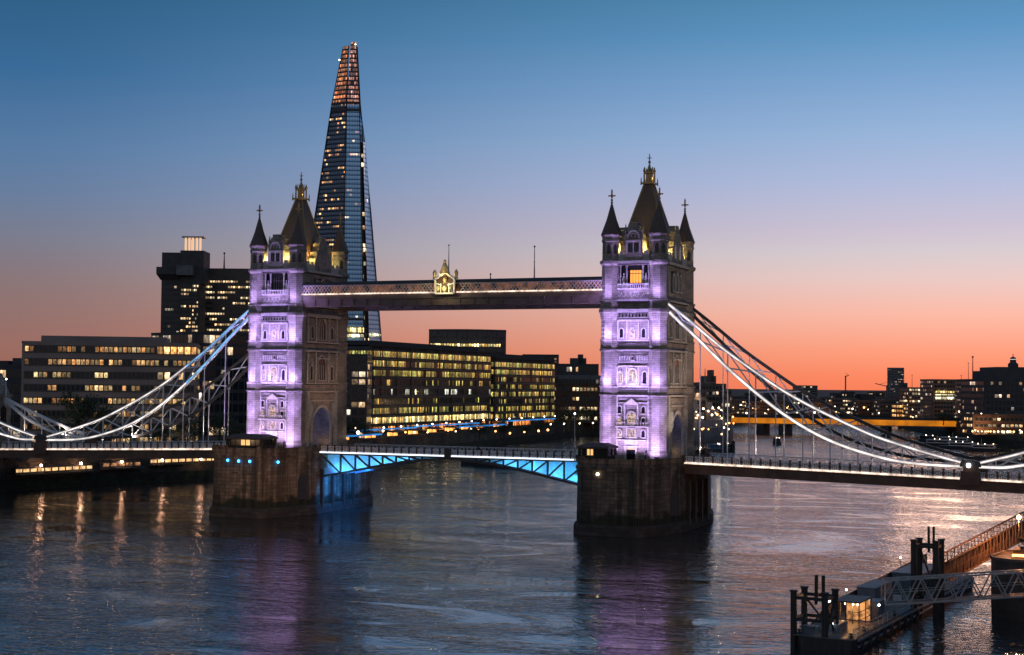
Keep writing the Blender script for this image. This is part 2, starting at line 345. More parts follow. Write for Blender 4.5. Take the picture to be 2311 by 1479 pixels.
# ------------------------------------------------------------------ bridge
TX=41.15; ZR=13.6; TDX,TDY=4.97,9.4
def octo(cx,cy,r): return [(cx+r*math.cos((i+.5)*math.pi/4),cy+r*math.sin((i+.5)*math.pi/4)) for i in range(8)]
O=(0,0,ZR)
def make_tower():
    root=empty('bridge_tower',(-TX,0,ZR),'x','bridge tower','the two stone towers of the bridge')
    S=MT['stone']; SP=MT['stone_plain']; 
    def mb(): return MB(O)
    # body: lower storey with the road arch through it
    def arch_pts(hw,zs,zt,n=10):
        P=[]
        for i in range(n+1):
            a=math.pi*i/n; P.append((hw*math.cos(a),zs+(zt-zs)*math.sin(a)))
        return P
    w=mb(); hx,hy=5.9,10.3
    outl=[(-hy,ZR),(-4.0,ZR)]+[(y,z) for y,z in reversed(arch_pts(4.0,18.6,22.8))]+[(4.0,ZR),(hy,ZR),(hy,26.4),(-hy,26.4)]
    w.extr(outl,'x',-hx,hx)
    w.box(-hx+.1,hx-.1,-hy+.1,hy-.1,26.4,28.2)
    w.box(-hx-.0,hx+.0,-hy,hy,28.2,35.4); w.box(-hx+.15,hx-.15,-hy+.15,hy-.15,35.4,37.4)
    w.box(-hx,hx,-hy,hy,37.4,43.3)
    w.box(-hx+.1,hx-.1,-hy+.1,hy-.1,43.3,46.2)
    # belvedere storey: recessed middle, side piers, lintel
    w.box(-hx+1.0,hx-1.0,-hy+1.3,hy-1.3,46.2,52.9)
    for sx in (-1,1):
        for sy in (-1,1):
            w.box(*sorted((sx*3.3,sx*hx)),*sorted((sy*(hy-1.35),sy*hy)),46.2,52.9)
            w.box(*sorted((sx*(hx-1.05),sx*(hx+.02))),*sorted((sy*4.2,sy*(hy-1.3))),46.2,52.9)
    w.box(-3.3,3.3,-hy,hy,52.45,52.9); w.box(-3.3,3.3,-hy,hy,46.2,47.5)
    w.box(-hx,hx,-4.2,4.2,51.6,52.9); w.box(-hx,hx,-4.2,4.2,46.2,47.2)
    w.box(-hx,hx,-hy,hy,52.9,54.0)
    w.build('wall',S,root)
    # cornices over dark strips that paint their shadow on sooty stone
    for (z0,z1,d) in ((26.2,26.55,.35),(28.05,28.35,.28),(35.2,35.55,.4),(37.2,37.5,.3),(42.9,43.6,.55),(45.2,45.5,.45),(52.7,53.2,.5)):
        c=mb(); c.box(-hx-d,hx+d,-hy-d,hy+d,z0,z1); c.build('cornice',SP,root); c=mb(); c.box(-hx-d*.55,hx+d*.55,-hy-d*.55,hy+d*.55,z0-.24,z0-.01); c.build('shadow_strip',MT['soot'],root)
    # parapet with battlements
    for sy in (-1,1):
        c=mb(); c.box(-3.2,3.2,*sorted((sy*(hy-.45),sy*(hy+.1))),53.2,54.6)
        for k in range(4): c.box(-3.0+k*1.7,-2.1+k*1.7,*sorted((sy*(hy-.42),sy*(hy+.07))),54.6,55.2)
        c.build('parapet',SP,root)
    for sx in (-1,1):
        c=mb(); c.box(*sorted((sx*(hx-.45),sx*(hx+.1))),-7.3,7.3,53.2,54.6)
        for k in range(8): c.box(*sorted((sx*(hx-.42),sx*(hx+.07))),-7+k*1.85,-6+k*1.85,54.6,55.2)
        c.build('parapet',SP,root)
    MT['stone_turret']=MT['stone']
    # corner turrets
    for sx in (-1,1):
        for sy in (-1,1):
            x,y=sx*TDX,sy*TDY
            t=mb(); t.lathe(x,y,[(2.35,ZR),(2.35,15.2),(2.12,15.6),(2.10,26.2),(2.32,26.3),(2.32,26.6),(2.15,26.7),(2.15,28.0),(2.3,28.1),(2.3,28.35),(2.02,28.5),(2.0,35.2),(2.26,35.25),(2.26,35.6),(2.1,35.7),(2.1,37.2),(2.2,37.25),(2.2,37.5),(1.95,37.7),(1.95,41.2),(2.3,42.8),(2.45,43.0),(2.45,43.6),(2.15,43.8),(2.1,45.2),(2.3,45.25),(2.3,45.5),(1.92,45.7),(1.9,52.3),(2.3,52.75),(2.35,53.2),(1.84,53.5),(1.82,57.0),(2.0,57.2),(1.96,57.5),(1.88,57.6),(1.88,58.0),(2.12,58.4),(2.12,58.6)])
            tt=t.build('turret',S,root)
            s=mb(); s.lathe(x,y,[(2.2,58.6),(2.08,58.75),(1.05,61.6),(.16,64.9)]); s.build('spire',MT['slate'],tt)
            f=mb(); f.lathe(x,y,[(.1,64.8),(.28,65.1),(.1,65.4),(.09,67.7),(.02,67.9)],6); f.ball((x,y,65.6),.26,6,4)
            f.box(x-.75,x+.75,y-.1,y+.1,66.35,66.6); f.box(x-.14,x+.14,y-.14,y+.14,66.0,67.6); f.box(x-.1,x+.1,y-.75,y+.75,66.37,66.58)
            f.build('finial',MT['copper'],tt)
            for i in range(8):
                a=i*math.pi/4
                if math.cos(a)*sx+math.sin(a)*sy<-.3: continue
                nx,ny=math.cos(a),math.sin(a); tx,ty=-ny,nx
                ap=1.82*math.cos(math.pi/8)+.03
                g=mb(); P=lambda u,z,e=0:(x+nx*(ap+e)+tx*u,y+ny*(ap+e)+ty*u,z)
                g.face([P(-.38,54.6),P(.38,54.6),P(.38,56.1),P(0,56.7),P(-.38,56.1)]); g.build('window',MT['dark_glass'],tt)
    # windows of the river faces (y) ; frames stand proud, glass inside
    def win(xc,z0,z1,w_,sy,glass='dark_glass',arch=True,mull=0,fr=.16,yy=hy,frame=True):
        yf=sy*yy; f=mb(); d=.22*sy
        if frame:
            f.box(xc-w_/2-fr,xc-w_/2,*sorted((yf,yf+d)),z0,z1); f.box(xc+w_/2,xc+w_/2+fr,*sorted((yf,yf+d)),z0,z1)
            f.box(xc-w_/2-fr-.08,xc+w_/2+fr+.08,*sorted((yf,yf+d*1.5)),z0-.22,z0); 
            if arch:
                n=6; po=[(xc+(w_/2+fr)*math.cos(math.pi*i/n),z1+(w_/2+fr)*1.15*math.sin(math.pi*i/n)) for i in range(n+1)]
                pi_=[(xc+(w_/2)*math.cos(math.pi*i/n),z1+(w_/2)*1.05*math.sin(math.pi*i/n)) for i in range(n+1)]
                for i in range(n): f.extr([po[i],po[i+1],pi_[i+1],pi_[i]],'y',*sorted((yf,yf+d)))
            else: f.box(xc-w_/2-fr,xc+w_/2+fr,*sorted((yf,yf+d*1.2)),z1,z1+fr)
            for k in range(mull):
                xm=xc-w_/2+w_*(k+1)/(mull+1); f.box(xm-.05,xm+.05,*sorted((yf+d*.1,yf+d*.6)),z0,z1)
            fo=f.build('window',SP,root)
        else: fo=root; f.bm.free()
        g=mb(); e=yf+sy*.03
        top=[(xc+w_/2*math.cos(math.pi*i/6),z1+w_/2*1.05*math.sin(math.pi*i/6)) for i in range(7)] if arch else [(xc+w_/2,z1),(xc-w_/2,z1)]
        g.face([(p[0],e,p[1]) for p in [(xc-w_/2,z0),(xc+w_/2,z0)]+top]); g.build('pane',MT[glass],fo)
    for sy in (-1,1):
        for k,xc in enumerate((-2.45,-.15,2.15)): win(xc,37.9,39.3,.75,sy,'dark_glass' if k!=1 else 'win_pale')
        for k in range(9): win(-2.9+k*.7,42.0,42.5,.34,sy,'dark_glass',fr=.08)
        for k,xc in enumerate((-2.6,2.4)): win(xc,28.8,30.7,.8,sy,'win_pale' if k==0 else 'dark_glass')
        win(-.1,28.8,30.9,1.5,sy,'win_pale',True,1); win(0,33.5,34.0,.35,sy,fr=.1)
        for zz in ((18.2,19.2),(20.7,21.7),(22.9,23.9)):
            win(-2.75,zz[0],zz[1],.75,sy,'win_pale' if zz[0]<22 else 'dark_glass'); win(2.2,zz[0],zz[1],.7,sy)
        win(-.25,18.2,19.8,1.8,sy,'win_pale',False,2); win(-.25,20.7,22.2,1.7,sy,'win_pale',True,2,fr=.25)
        def pc(nm,*bx):
            b=mb()
            for q in bx: b.box(q[0],q[1],*sorted((sy*(hy+q[2]),sy*(hy+q[3]))),q[4],q[5])
            b.build(nm,SP,root)
        pc('balcony',(-3.4,3.3,0,.75,20.15,20.38),(-3.3,3.3,.49,.63,21.0,21.1),*[(-3.2+k*.55,-3.08+k*.55,.5,.62,20.38,21.0) for k in range(12)])
        pc('balcony',(-3.0,2.9,0,.5,17.5,17.7)); pc('moulding',(-3.1,2.8,0,.3,32.1,32.35)); pc('carved_panel',(-1.6,1.1,0,.28,16.0,17.5)); pc('moulding',(-3.2,3.2,0,.2,33.0,33.15)); pc('moulding',(-3.2,3.2,0,.42,41.2,41.5))
        pc('moulding',(-3.2,3.2,0,.22,24.9,25.05)); pc('carved_panel',*[(-2.9+k*.5,-2.65+k*.5,0,.16,33.3,34.3) for k in range(5)]); pc('carved_panel',*[(.75+k*.5,1.0+k*.5,0,.16,33.3,34.3) for k in range(5)])
        for xx in (-3.2,3.2): pc('pilaster',(xx-.12,xx+.12,0,.26,28.35,32.1)); pc('pilaster',(xx-.12,xx+.12,0,.26,37.6,41.4)); pc('pilaster',(xx-.1,xx+.1,0,.24,14,26.2))
        for xx in (-1.3,1.1): pc('pilaster',(xx-.1,xx+.1,0,.24,37.6,41.2)); pc('pilaster',(xx-.1,xx+.1,0,.2,28.35,32.1))
        b=mb()
        for xx in (-1.6,1.1): b.box(xx-.14,xx+.14,*sorted((sy*hy,sy*(hy+.34))),20.38,24.6)
        b.extr([(-1.9,24.6),(1.4,24.6),(-.25,25.9)],'y',*sorted((sy*hy,sy*(hy+.3)))); b.build('hood',SP,root)
        d=mb(); yf=sy*hy
        d.box(-1.55,-1.2,*sorted((yf,yf+sy*.5)),ZR,16.2); d.box(.7,1.05,*sorted((yf,yf+sy*.5)),ZR,16.2); d.box(-1.7,1.2,*sorted((yf,yf+sy*.6)),16.2,16.5)
        dd=d.build('door',SP,root); g=mb(); g.face([(-1.2,yf+sy*.04,ZR),(.7,yf+sy*.04,ZR),(.7,yf+sy*.04,15.7),(-1.2,yf+sy*.04,15.7)]); g.build('door_leaf',MT['dark_glass'],dd)
        g=mb(); g.box(-1.2,.7,*sorted((yf+sy*.05,yf+sy*.2)),15.75,16.1); g.build('lamp_strip',MT['win_warm'],dd)
        g=mb(); g.face([(2.6,yf+sy*.03,ZR+.1),(3.0,yf+sy*.03,ZR+.1),(3.0,yf+sy*.03,15.6),(2.6,yf+sy*.03,15.6)]); g.build('window',MT['dark_glass'],root)
        # belvedere opening
        y0=sy*(hy-1.27)
        g=mb(); g.face([(-3.2,y0,47.6),(3.2,y0,47.6),(3.2,y0,52.4),(-3.2,y0,52.4)]); bv=g.build('window',MT['dark_glass'],root)
        g=mb(); y1=y0+sy*.04; g.face([(-1.1,y1,48.9),(1.3,y1,48.9),(1.3,y1,51.4),(-1.1,y1,51.4)]); g.build('pane',MT['win_or'],bv)
        g=mb()
        for k in range(5): g.box(-1.15+k*.6,-1.07+k*.6,*sorted((y1,y1+sy*.1)),48.8,51.5)
        g.box(-1.2,1.4,*sorted((y1,y1+sy*.12)),50.7,50.82); g.build('mullion',MT['iron'],bv)
        for xx in (-2.9,-1.6,1.75,2.95): g=mb(); g.lathe(xx,sy*(hy-.5),[(.22,47.5),(.16,47.8),(.16,51.7),(.28,52.4)],8); g.build('column',SP,root)
        for xx in (-2.25,2.35):   # statues between the columns
            g=mb(); g.lathe(xx,sy*(hy-.6),[(.34,47.5),(.34,48.6),(.26,48.7),(.3,49.5),(.2,50.2),(.08,50.3),(.17,50.5),(.15,50.75),(.03,50.85)],8); g.build('statue',SP,root)
        g=mb(); g.box(-3.3,3.3,*sorted((sy*(hy-.2),sy*(hy+.5))),47.5,47.75)
        for k in range(16): g.box(-3.2+k*.42,-3.06+k*.42,*sorted((sy*(hy+.3),sy*(hy+.44))),47.75,48.45)
        g.box(-3.3,3.3,*sorted((sy*(hy+.27),sy*(hy+.47))),48.45,48.62); g.build('balcony',SP,root); g=mb()
        for k in range(7): g.extr([(-2.9+k*.92,46.0),(-2.5+k*.92,46.9),(-2.1+k*.92,46.0),(-2.2+k*.92,46.0),(-2.5+k*.92,46.6),(-2.8+k*.92,46.0)],'y',*sorted((sy*hy,sy*(hy+.2))))
        g.build('frieze',SP,root)
        # gabled dormer above the parapet
        g=mb(); g.extr([(-1.85,53.2),(1.85,53.2),(1.85,57.4),(1.6,57.4),(1.6,58.6),(1.35,58.6),(1.2,60.2),(.8,60.2),(.8,60.9),(-.8,60.9),(-.8,60.2),(-1.2,60.2),(-1.35,58.6),(-1.6,58.6),(-1.6,57.4),(-1.85,57.4)],'y',*sorted((sy*(hy-2.6),sy*(hy+.25))))
        for xx in (-1.7,1.7): g.lathe(xx,sy*(hy),[(.3,57.4),(.25,59),(.32,59.1),(.05,60.6)],4)
        gb=g.build('gable',S,root)
        yf=sy*(hy+.28)
        g=mb(); g.face([(-1.15,yf,54.9),(1.15,yf,54.9),(1.15,yf,56.7),(-1.15,yf,56.7)]); wn=g.build('window',MT['dark_glass'],gb)
        g=mb(); n=12; ro=[(1.35*math.cos(math.pi*i/n),57.6+1.7*math.sin(math.pi*i/n)) for i in range(n+1)]; ri=[(1.05*math.cos(math.pi*i/n),57.6+1.35*math.sin(math.pi*i/n)) for i in range(n+1)]
        for i in range(n): g.extr([ro[i],ro[i+1],ri[i+1],ri[i]],'y',*sorted((yf,yf+sy*.22)))
        for i in range(8):
            a0,a1=i*math.pi/4,(i+1)*math.pi/4; g.extr([(.55*math.cos(a0),58.2+.55*math.sin(a0)),(.55*math.cos(a1),58.2+.55*math.sin(a1)),(.4*math.cos(a1),58.2+.4*math.sin(a1)),(.4*math.cos(a0),58.2+.4*math.sin(a0))],'y',*sorted((yf,yf+sy*.18)))
        g.box(-1.4,1.4,*sorted((yf,yf+sy*.3)),56.9,57.3); g.box(-1.5,-1.2,*sorted((yf,yf+sy*.22)),54.7,57.3); g.box(1.2,1.5,*sorted((yf,yf+sy*.22)),54.7,57.3)
        g.box(-.08,.08,*sorted((yf,yf+sy*.2)),54.9,56.9); g.build('tracery',SP,gb)
    # road faces (x)
    for sx in (-1,1):
        xf=sx*hx; e=sx
        f=mb(); n=14
        po=[(4.5*math.cos(math.pi*i/n),18.6+4.9*math.sin(math.pi*i/n)) for i in range(n+1)]; pi_=[(4.0*math.cos(math.pi*i/n),18.6+4.2*math.sin(math.pi*i/n)) for i in range(n+1)]
        for i in range(n): f.extr([po[i],po[i+1],pi_[i+1],pi_[i]],'x',*sorted((xf,xf+e*.4)))
        for yy in (-4.25,4.25): f.box(*sorted((xf,xf+e*.4)),yy-.25,yy+.25,ZR,18.6)
        for yy in (-6.3,6.3): f.box(*sorted((xf,xf+e*.5)),yy-.5,yy+.5,ZR,26.2)
        f.box(*sorted((xf,xf+e*.3)),-5.8,5.8,24.2,24.5)
        f.build('archway',SP,root)
        for yc in (-5.4,5.4):   # corbelled bays beside the arch
            f=mb(); f.lathe(xf,yc,[(.1,18.2),(.9,20.0),(1.0,20.1),(1.0,23.2),(.2,24.4)],8); ff=f.build('oriel',SP if sx<0 else SP,root)
        def winx(yc,z0,z1,w_,glass='dark_glass',fr=.2,mull=0):
            f=mb(); d=.25*e; n=8
            f.box(*sorted((xf,xf+d)),yc-w_/2-fr,yc-w_/2,z0,z1); f.box(*sorted((xf,xf+d)),yc+w_/2,yc+w_/2+fr,z0,z1); f.box(*sorted((xf,xf+d*1.4)),yc-w_/2-fr,yc+w_/2+fr,z0-.25,z0)
            po=[(yc+(w_/2+fr)*math.cos(math.pi*i/n),z1+(w_/2+fr)*1.2*math.sin(math.pi*i/n)) for i in range(n+1)]; pi_=[(yc+w_/2*math.cos(math.pi*i/n),z1+w_/2*1.1*math.sin(math.pi*i/n)) for i in range(n+1)]
            for i in range(n): f.extr([po[i],po[i+1],pi_[i+1],pi_[i]],'x',*sorted((xf,xf+d)))
            for k in range(mull):
                ym=yc-w_/2+w_*(k+1)/(mull+1); f.box(*sorted((xf,xf+d*.6)),ym-.07,ym+.07,z0,z1)
            fo=f.build('window',SP,root)
            g=mb(); g.face([(xf+e*.03,p[0],p[1]) for p in [(yc-w_/2,z0),(yc+w_/2,z0)]+pi_]); g.build('pane',MT[glass],fo)
        winx(0,38.0,41.0,3.0,mull=2,fr=.4); winx(-4.4,38.2,40.2,1.2); winx(4.4,38.2,40.2,1.2)
        winx(0,29.0,32.4,3.4,mull=3); winx(-4.6,29.0,31.4,1.1); winx(4.6,29.0,31.4,1.1)
        winx(-2.4,47.6,50.4,1.1); winx(0,47.6,50.6,1.2); winx(2.4,47.6,50.4,1.1)
        f=mb()
        for yy in (-6.6,-2.9,2.9,6.6): f.box(*sorted((xf,xf+e*.35)),yy-.25,yy+.25,28.35,35.2); f.box(*sorted((xf,xf+e*.35)),yy-.25,yy+.25,37.5,42.9)
        f.box(*sorted((xf,xf+e*.45)),-3.2,3.2,33.6,33.9)
        f.build('pilaster',SP,root)
        g=mb(); g.extr([(-3.6,53.2),(3.6,53.2),(3.6,56.2),(3.0,56.2),(3.0,57.6),(2.2,57.6),(1.8,59.6),(1.0,59.6),(.8,61.0),(-.8,61.0),(-1.0,59.6),(-1.8,59.6),(-2.2,57.6),(-3.0,57.6),(-3.0,56.2),(-3.6,56.2)],'x',*sorted((sx*(hx-1.6),sx*(hx+.2))))
        gb=g.build('gable',S,root)
        for yy in (-1.7,1.7):
            g=mb(); xx=sx*(hx+.23); g.face([(xx,yy-.6,54.2),(xx,yy+.6,54.2),(xx,yy+.6,56.4),(xx,yy,57.2),(xx,yy-.6,56.4)]); g.build('window',MT['dark_glass'],gb)
    # roof
    g=mb(); g.loft([([(-4.9,-5.2),(4.9,-5.2),(4.9,5.2),(-4.9,5.2)],54.0),([(-4.35,-4.6),(4.35,-4.6),(4.35,4.6),(-4.35,4.6)],57.2),([(-2.85,-2.95),(2.85,-2.95),(2.85,2.95),(-2.85,2.95)],62.6),([(-.85,-.95),(.85,-.95),(.85,.95),(-.85,.95)],69.8)])
    rf=g.build('roof',MT['slate'],root)
    g=mb(); g.extr([(-2.4,54.0),(2.4,54.0),(0,60.2)],'y',-8.2,8.2); g.extr([(-3.6,54.0),(3.6,54.0),(0,60.4)],'x',-4.6,4.6); g.build('side_roof',MT['slate'],rf)
    g=mb()
    for sx in (-1,1):
        for sy in (-1,1): g.bar((sx*4.35,sy*4.6,57.2),(sx*2.85,sy*2.95,62.6),.22); g.bar((sx*2.85,sy*2.95,62.6),(sx*.85,sy*.95,69.8),.22)
    g.build('roof_ridge',MT['copper'],rf)
    g=mb(); g.box(-1.25,1.25,-1.25,1.25,69.8,70.15)
    for sx in (-1,1):
        for sy in (-1,1): g.lathe(sx*.85,sy*.85,[(.2,70.15),(.16,72.3),(.28,72.5),(.02,73.4)],6); g.lathe(sx*1.35,sy*1.35,[(.18,69.6),(.12,70.6),(.02,71.3)],6)
    g.box(-.55,.55,-.55,.55,70.15,72.0); g.box(-.95,.95,-.95,.95,72.0,72.35)
    g.lathe(0,0,[(.75,72.35),(.3,73.2),(.16,74.0)],8)
    for sx,sy in ((0,1),(1,0),(0,-1),(-1,0)): g.lathe(sx*.95,sy*.95,[(.1,72.3),(.1,73.0),(.01,73.5)],5)
    ln=g.build('lantern',MT['copper'],root)
    g=mb(); g.lathe(0,0,[(.16,73.9),(.1,75.9),(.02,76.2)],6); g.ball((0,0,74.4),.3,6,4); g.box(-.45,.45,-.07,.07,75.2,75.36); g.build('finial',MT['copper'],ln)
    return root
towerL=make_tower()
towerL['label']='left stone tower, lit lavender, the sharp glass skyscraper rising behind its roof'
towerR=dup(towerL,(TX,0,ZR),'right stone tower with lavender lit river face and open sunset sky behind')

for o_ in list(bpy.data.objects):   # the left tower's belvedere room is unlit
    if o_.name.startswith('pane') and o_.data and o_.data.materials[0]==MT['win_or'] and o_.parent and o_.parent.parent==towerL:
        o_.material_slots[0].link='OBJECT'; o_.material_slots[0].material=MT['dark_glass']
# piers ---------------------------------------------------------------
def pier(X,label,dots,lit):
    root=empty('bridge_pier',(X,0,0),label,'bridge pier','stone river piers under the towers')
    o=(X,0,0)
    full=[(10.3,-10),(8.0,-20.5),(5.6,-25.0),(-5.6,-25.0),(-8.0,-20.5),(-10.3,-10),(-10.3,10),(-8.0,20.5),(-5.6,25),(5.6,25),(8.0,20.5),(10.3,10)]
    P=lambda s,d=0:[(X+x*s+(d if x>0 else -d),y*s+(d if y>0 else -d)) for x,y in full]
    m=MB(o); m.loft([(P(1,.25)[::-1][::-1],1.9),(P(1,0),2.3),(P(1,-.1),12.3)]); m.prism(P(1,.15),12.3,13.0); m.prism(P(1,-.1),13.0,13.55)
    m.build('wall',MT['granite' if lit else 'granite_shaded'],root)
    m=MB(o); m.loft([(P(1,.5),-2),(P(1,.45),1.4),(P(1,.28),2.0),(P(1,.1),2.02)]); m.build('footing',MT['wet'],root)
    for pts in (full[0:6],full[6:12]):   # parapet round the cutwaters
        m=MB(o)
        q=[(X+x*.985,y*.985) for x,y in pts]
        for a,b in zip(q,q[1:]): m.bar((a[0],a[1],14.0),(b[0],b[1],14.0),.45,1.0)
        for a in q: m.box(a[0]-.4,a[0]+.4,a[1]-.4,a[1]+.4,13.5,14.9)
        m.build('parapet',MT['granite'],root)
    m=MB(o)      # fenders and recess posts on the channel sides
    for sx in (-1,1):
        for y in (-7,-2.5,2.5,7): m=MB(o); m.box(*sorted((X+sx*10.2,X+sx*10.9)),y-.35,y+.35,1.0,9.5); m.build('fender',MT['timber'],root)
    m=MB(o); 
    f=[(10.3,-10),(8.0,-20.5)] # niche near the front corner, its shade painted as a flat dark sheet
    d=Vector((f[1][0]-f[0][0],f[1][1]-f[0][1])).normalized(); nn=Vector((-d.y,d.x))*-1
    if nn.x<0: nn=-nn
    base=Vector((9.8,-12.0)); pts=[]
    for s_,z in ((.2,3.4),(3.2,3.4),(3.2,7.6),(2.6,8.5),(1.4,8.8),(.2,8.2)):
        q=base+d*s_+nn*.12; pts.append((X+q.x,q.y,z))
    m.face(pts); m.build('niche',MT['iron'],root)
    for x in (-4.8,5.2):   # ladders down to the water
        m=MB(o)
        for d in (-.25,.25): m.bar((X+x+d,-25.2,.3),(X+x+d,-25.2,13.4),.08)
        for k in range(30): m.bar((X+x-.25,-25.2,.6+k*.43),(X+x+.25,-25.2,.6+k*.43),.06)
        m.build('ladder',MT['iron'],root)
    for (x,yd,z) in dots:
        m=MB(o); m.ball((X+x,yd,z),.28,8,6); m.build('lamp',MT['lamp_bl'] if lit else MT['lamp'],root)
    m=MB(o)
    for (x,z,ww) in ((-1,9.2,1.6),(3,9.1,1.7),(2,6.8,1.2),(-3.5,10.9,.7),(-1.2,5.4,.3)): m=MB(o); m.box(X+x,X+x+ww,-25.02,-24.86,z,z+.28); m.build('drain_slot',MT['iron'],root)
    return root
pier(-TX,'left river pier, granite coloured as if lamplit, with small blue lamps along its front',[(-1.9,-25.15,11.9),(.8,-25.15,11.8),(3.5,-25.15,11.8),(7.95,-21.2,11.6)],True)
pier(TX,'right river pier of granite coloured as if shaded, nearer one, without blue lamps',[(-2.2,-25.15,11.6)],False)
# control cabins on the piers
def cabin(x,y,label,glow,w_=4.4,d_=3.4):
    root=empty('control_cabin',(x,y,13.55),label,'cabin','pier control cabins'); o=(x,y,13.55)
    m=MB(o); m.box(x-w_,x+w_,y-d_,y+d_,13.55,14.9); m.box(x-w_+.3,x+w_-.3,y-d_+.3,y+d_-.3,14.9,16.3)
    for sx in (-1,1):
        for sy in (-1,1): m.box(x+sx*w_-.25,x+sx*w_+.25,y+sy*d_-.25,y+sy*d_+.25,14.9,16.3)
    m.build('wall',MT['granite_shaded'],root)
    m=MB(o); m.loft([([(x-w_-.5,y-d_-.5),(x+w_+.5,y-d_-.5),(x+w_+.5,y+d_+.5),(x-w_-.5,y+d_+.5)],16.3),([(x-w_-.5,y-d_-.5),(x+w_+.5,y-d_-.5),(x+w_+.5,y+d_+.5),(x-w_-.5,y+d_+.5)],16.6),([(x-w_+1,y-d_+1),(x+w_-1,y-d_+1),(x+w_-1,y+d_-1),(x-w_+1,y+d_-1)],17.3)]); m.build('roof',MT['tile'],root)
    n=6
    for k in range(n):
        xa=x-w_+.6+(2*w_-1.2)*k/n; m=MB(o); yy=y-d_+.27; m.face([(xa+.1,yy,15.0),(xa+(2*w_-1.2)/n-.1,yy,15.0),(xa+(2*w_-1.2)/n-.1,yy,16.15),(xa+.1,yy,16.15)]); m.build('window',MT['win_warm'] if k in glow else MT['dark_glass'],root)
    for k in range(3):
        ya=y-d_+.6+(2*d_-1.2)*k/3; m=MB(o); xx=x+w_-.27; m.face([(xx,ya+.1,15.0),(xx,ya+(2*d_-1.2)/3-.1,15.0),(xx,ya+(2*d_-1.2)/3-.1,16.15),(xx,ya+.1,16.15)]); m.build('window',MT['dark_glass'],root)
cabin(-TX+.6,-20.0,'flat roofed stone cabin on the left pier in front of the tower',(2,3),4.2,2.6)
cabin(TX-4.0,-20.0,'dark stone cabin at the left end of the right pier',(1,2),2.7,2.6)
def mast(name,x,y,z,h,label,r=.09,flag=False,mat='iron'):
    root=empty(name,(x,y,z),label,'mast'); m=MB((x,y,z)); m.lathe(x,y,[(r*1.5,z),(r,z+h*.5),(r*.6,z+h)],8); m.build('pole',MT[mat],root)
    m=MB((x,y,z)); m.ball((x,y,z+h),r*1.9,8,5); m.build('finial',MT['lamp_wh'] if flag else MT['iron'],root); return root
mast('lamp_mast',TX-9.6,-17.5,13.5,9.3,'thin mast at the left corner of the right pier',flag=True,mat='steel_grey')
mast('flagpole',-.2,-8.4,52.2,5.4,'flagpole behind the gilded crest in the middle of the walkway',.09,mat='steel_grey')
mast('flagpole',19.2,-8.4,49.9,6.9,'tall bare flagpole on the right half of the walkway',.11,mat='steel_grey')
mast('vent_pipe',9.4,-8.4,49.9,1.4,'short pipe on the walkway roof between the crest and the tall flagpole',.11)
# high level walkways ---------------------------------------------------
WX=TX-5.6
def walkway(y0,y1,label,outer):
    root=empty('high_walkway',(0,(y0+y1)/2,44.9),label,'footbridge','high level walkways between the towers'); o=(0,(y0+y1)/2,44.9)
    m=MB(o); m.box(-WX,WX,y0,y1,46.6,47.4); 
    # arched soffit haunches at the towers
    m.loft([([(-WX,y0+.2),(WX,y0+.2),(WX,y1-.2),(-WX,y1-.2)],44.9),([(-WX,y0+.1),(WX,y0+.1),(WX,y1-.1),(-WX,y1-.1)],46.6)])
    for k in range(23): xx=-WX+1+k*(2*WX-2)/22; m.box(xx-.12,xx+.12,y0-.06,y1+.06,44.95,46.6)
    m.box(-WX,WX,y0-.1,y1+.1,46.35,46.62)
    m.build('girder',MT['soffit'],root)
    m=MB(o); m.box(-WX,WX,y0+.5,y1-.5,47.4,49.5); m.build('glazing',MT['walk_glass'],root)
    m=MB(o); m.extr([(y0-.25,49.5),(y1+.25,49.5),(y1+.15,49.85),((y0+y1)/2,50.35),(y0-.15,49.85)],'x',-WX,WX); m.build('roof',MT['tile'],root)
    ys=y0 if outer<0 else y1; d=outer
    m=MB(o); n=46; st=2*WX/n
    for k in range(n):
        if abs(-WX+st*(k+.5))<2.4: continue
        a=-WX+k*st; yy=ys+d*.06
        m.bar((a,yy,47.5),(a+st,yy,49.45),.1,.13); m.bar((a,yy+.05*d,49.45),(a+st,yy+.05*d,47.5),.1,.13)
        m.bar((a+st/2,yy+.1*d,47.45),(a+st*1.5,yy+.1*d,49.4),.06,.08); m.bar((a+st/2,yy+.13*d,49.4),(a+st*1.5,yy+.13*d,47.45),.06,.08)
    m.box(-WX,WX,*sorted((ys,ys+d*.15)),49.35,49.52); m.build('lattice',MT['white_paint'],root)
    m=MB(o)
    for a,b in ((-WX,-2.5),(2.5,WX)): m=MB(o); m.box(a,b,*sorted((ys+d*.05,ys+d*.35)),47.42,47.68); m.build('lamp_strip',MT['led_warm'],root)
    return root
walkway(-10.0,-6.9,'nearer high footbridge with a bright lamp line along its lattice side',-1)
walkway(6.9,10.0,'farther high footbridge, hidden mostly behind the nearer one',1)
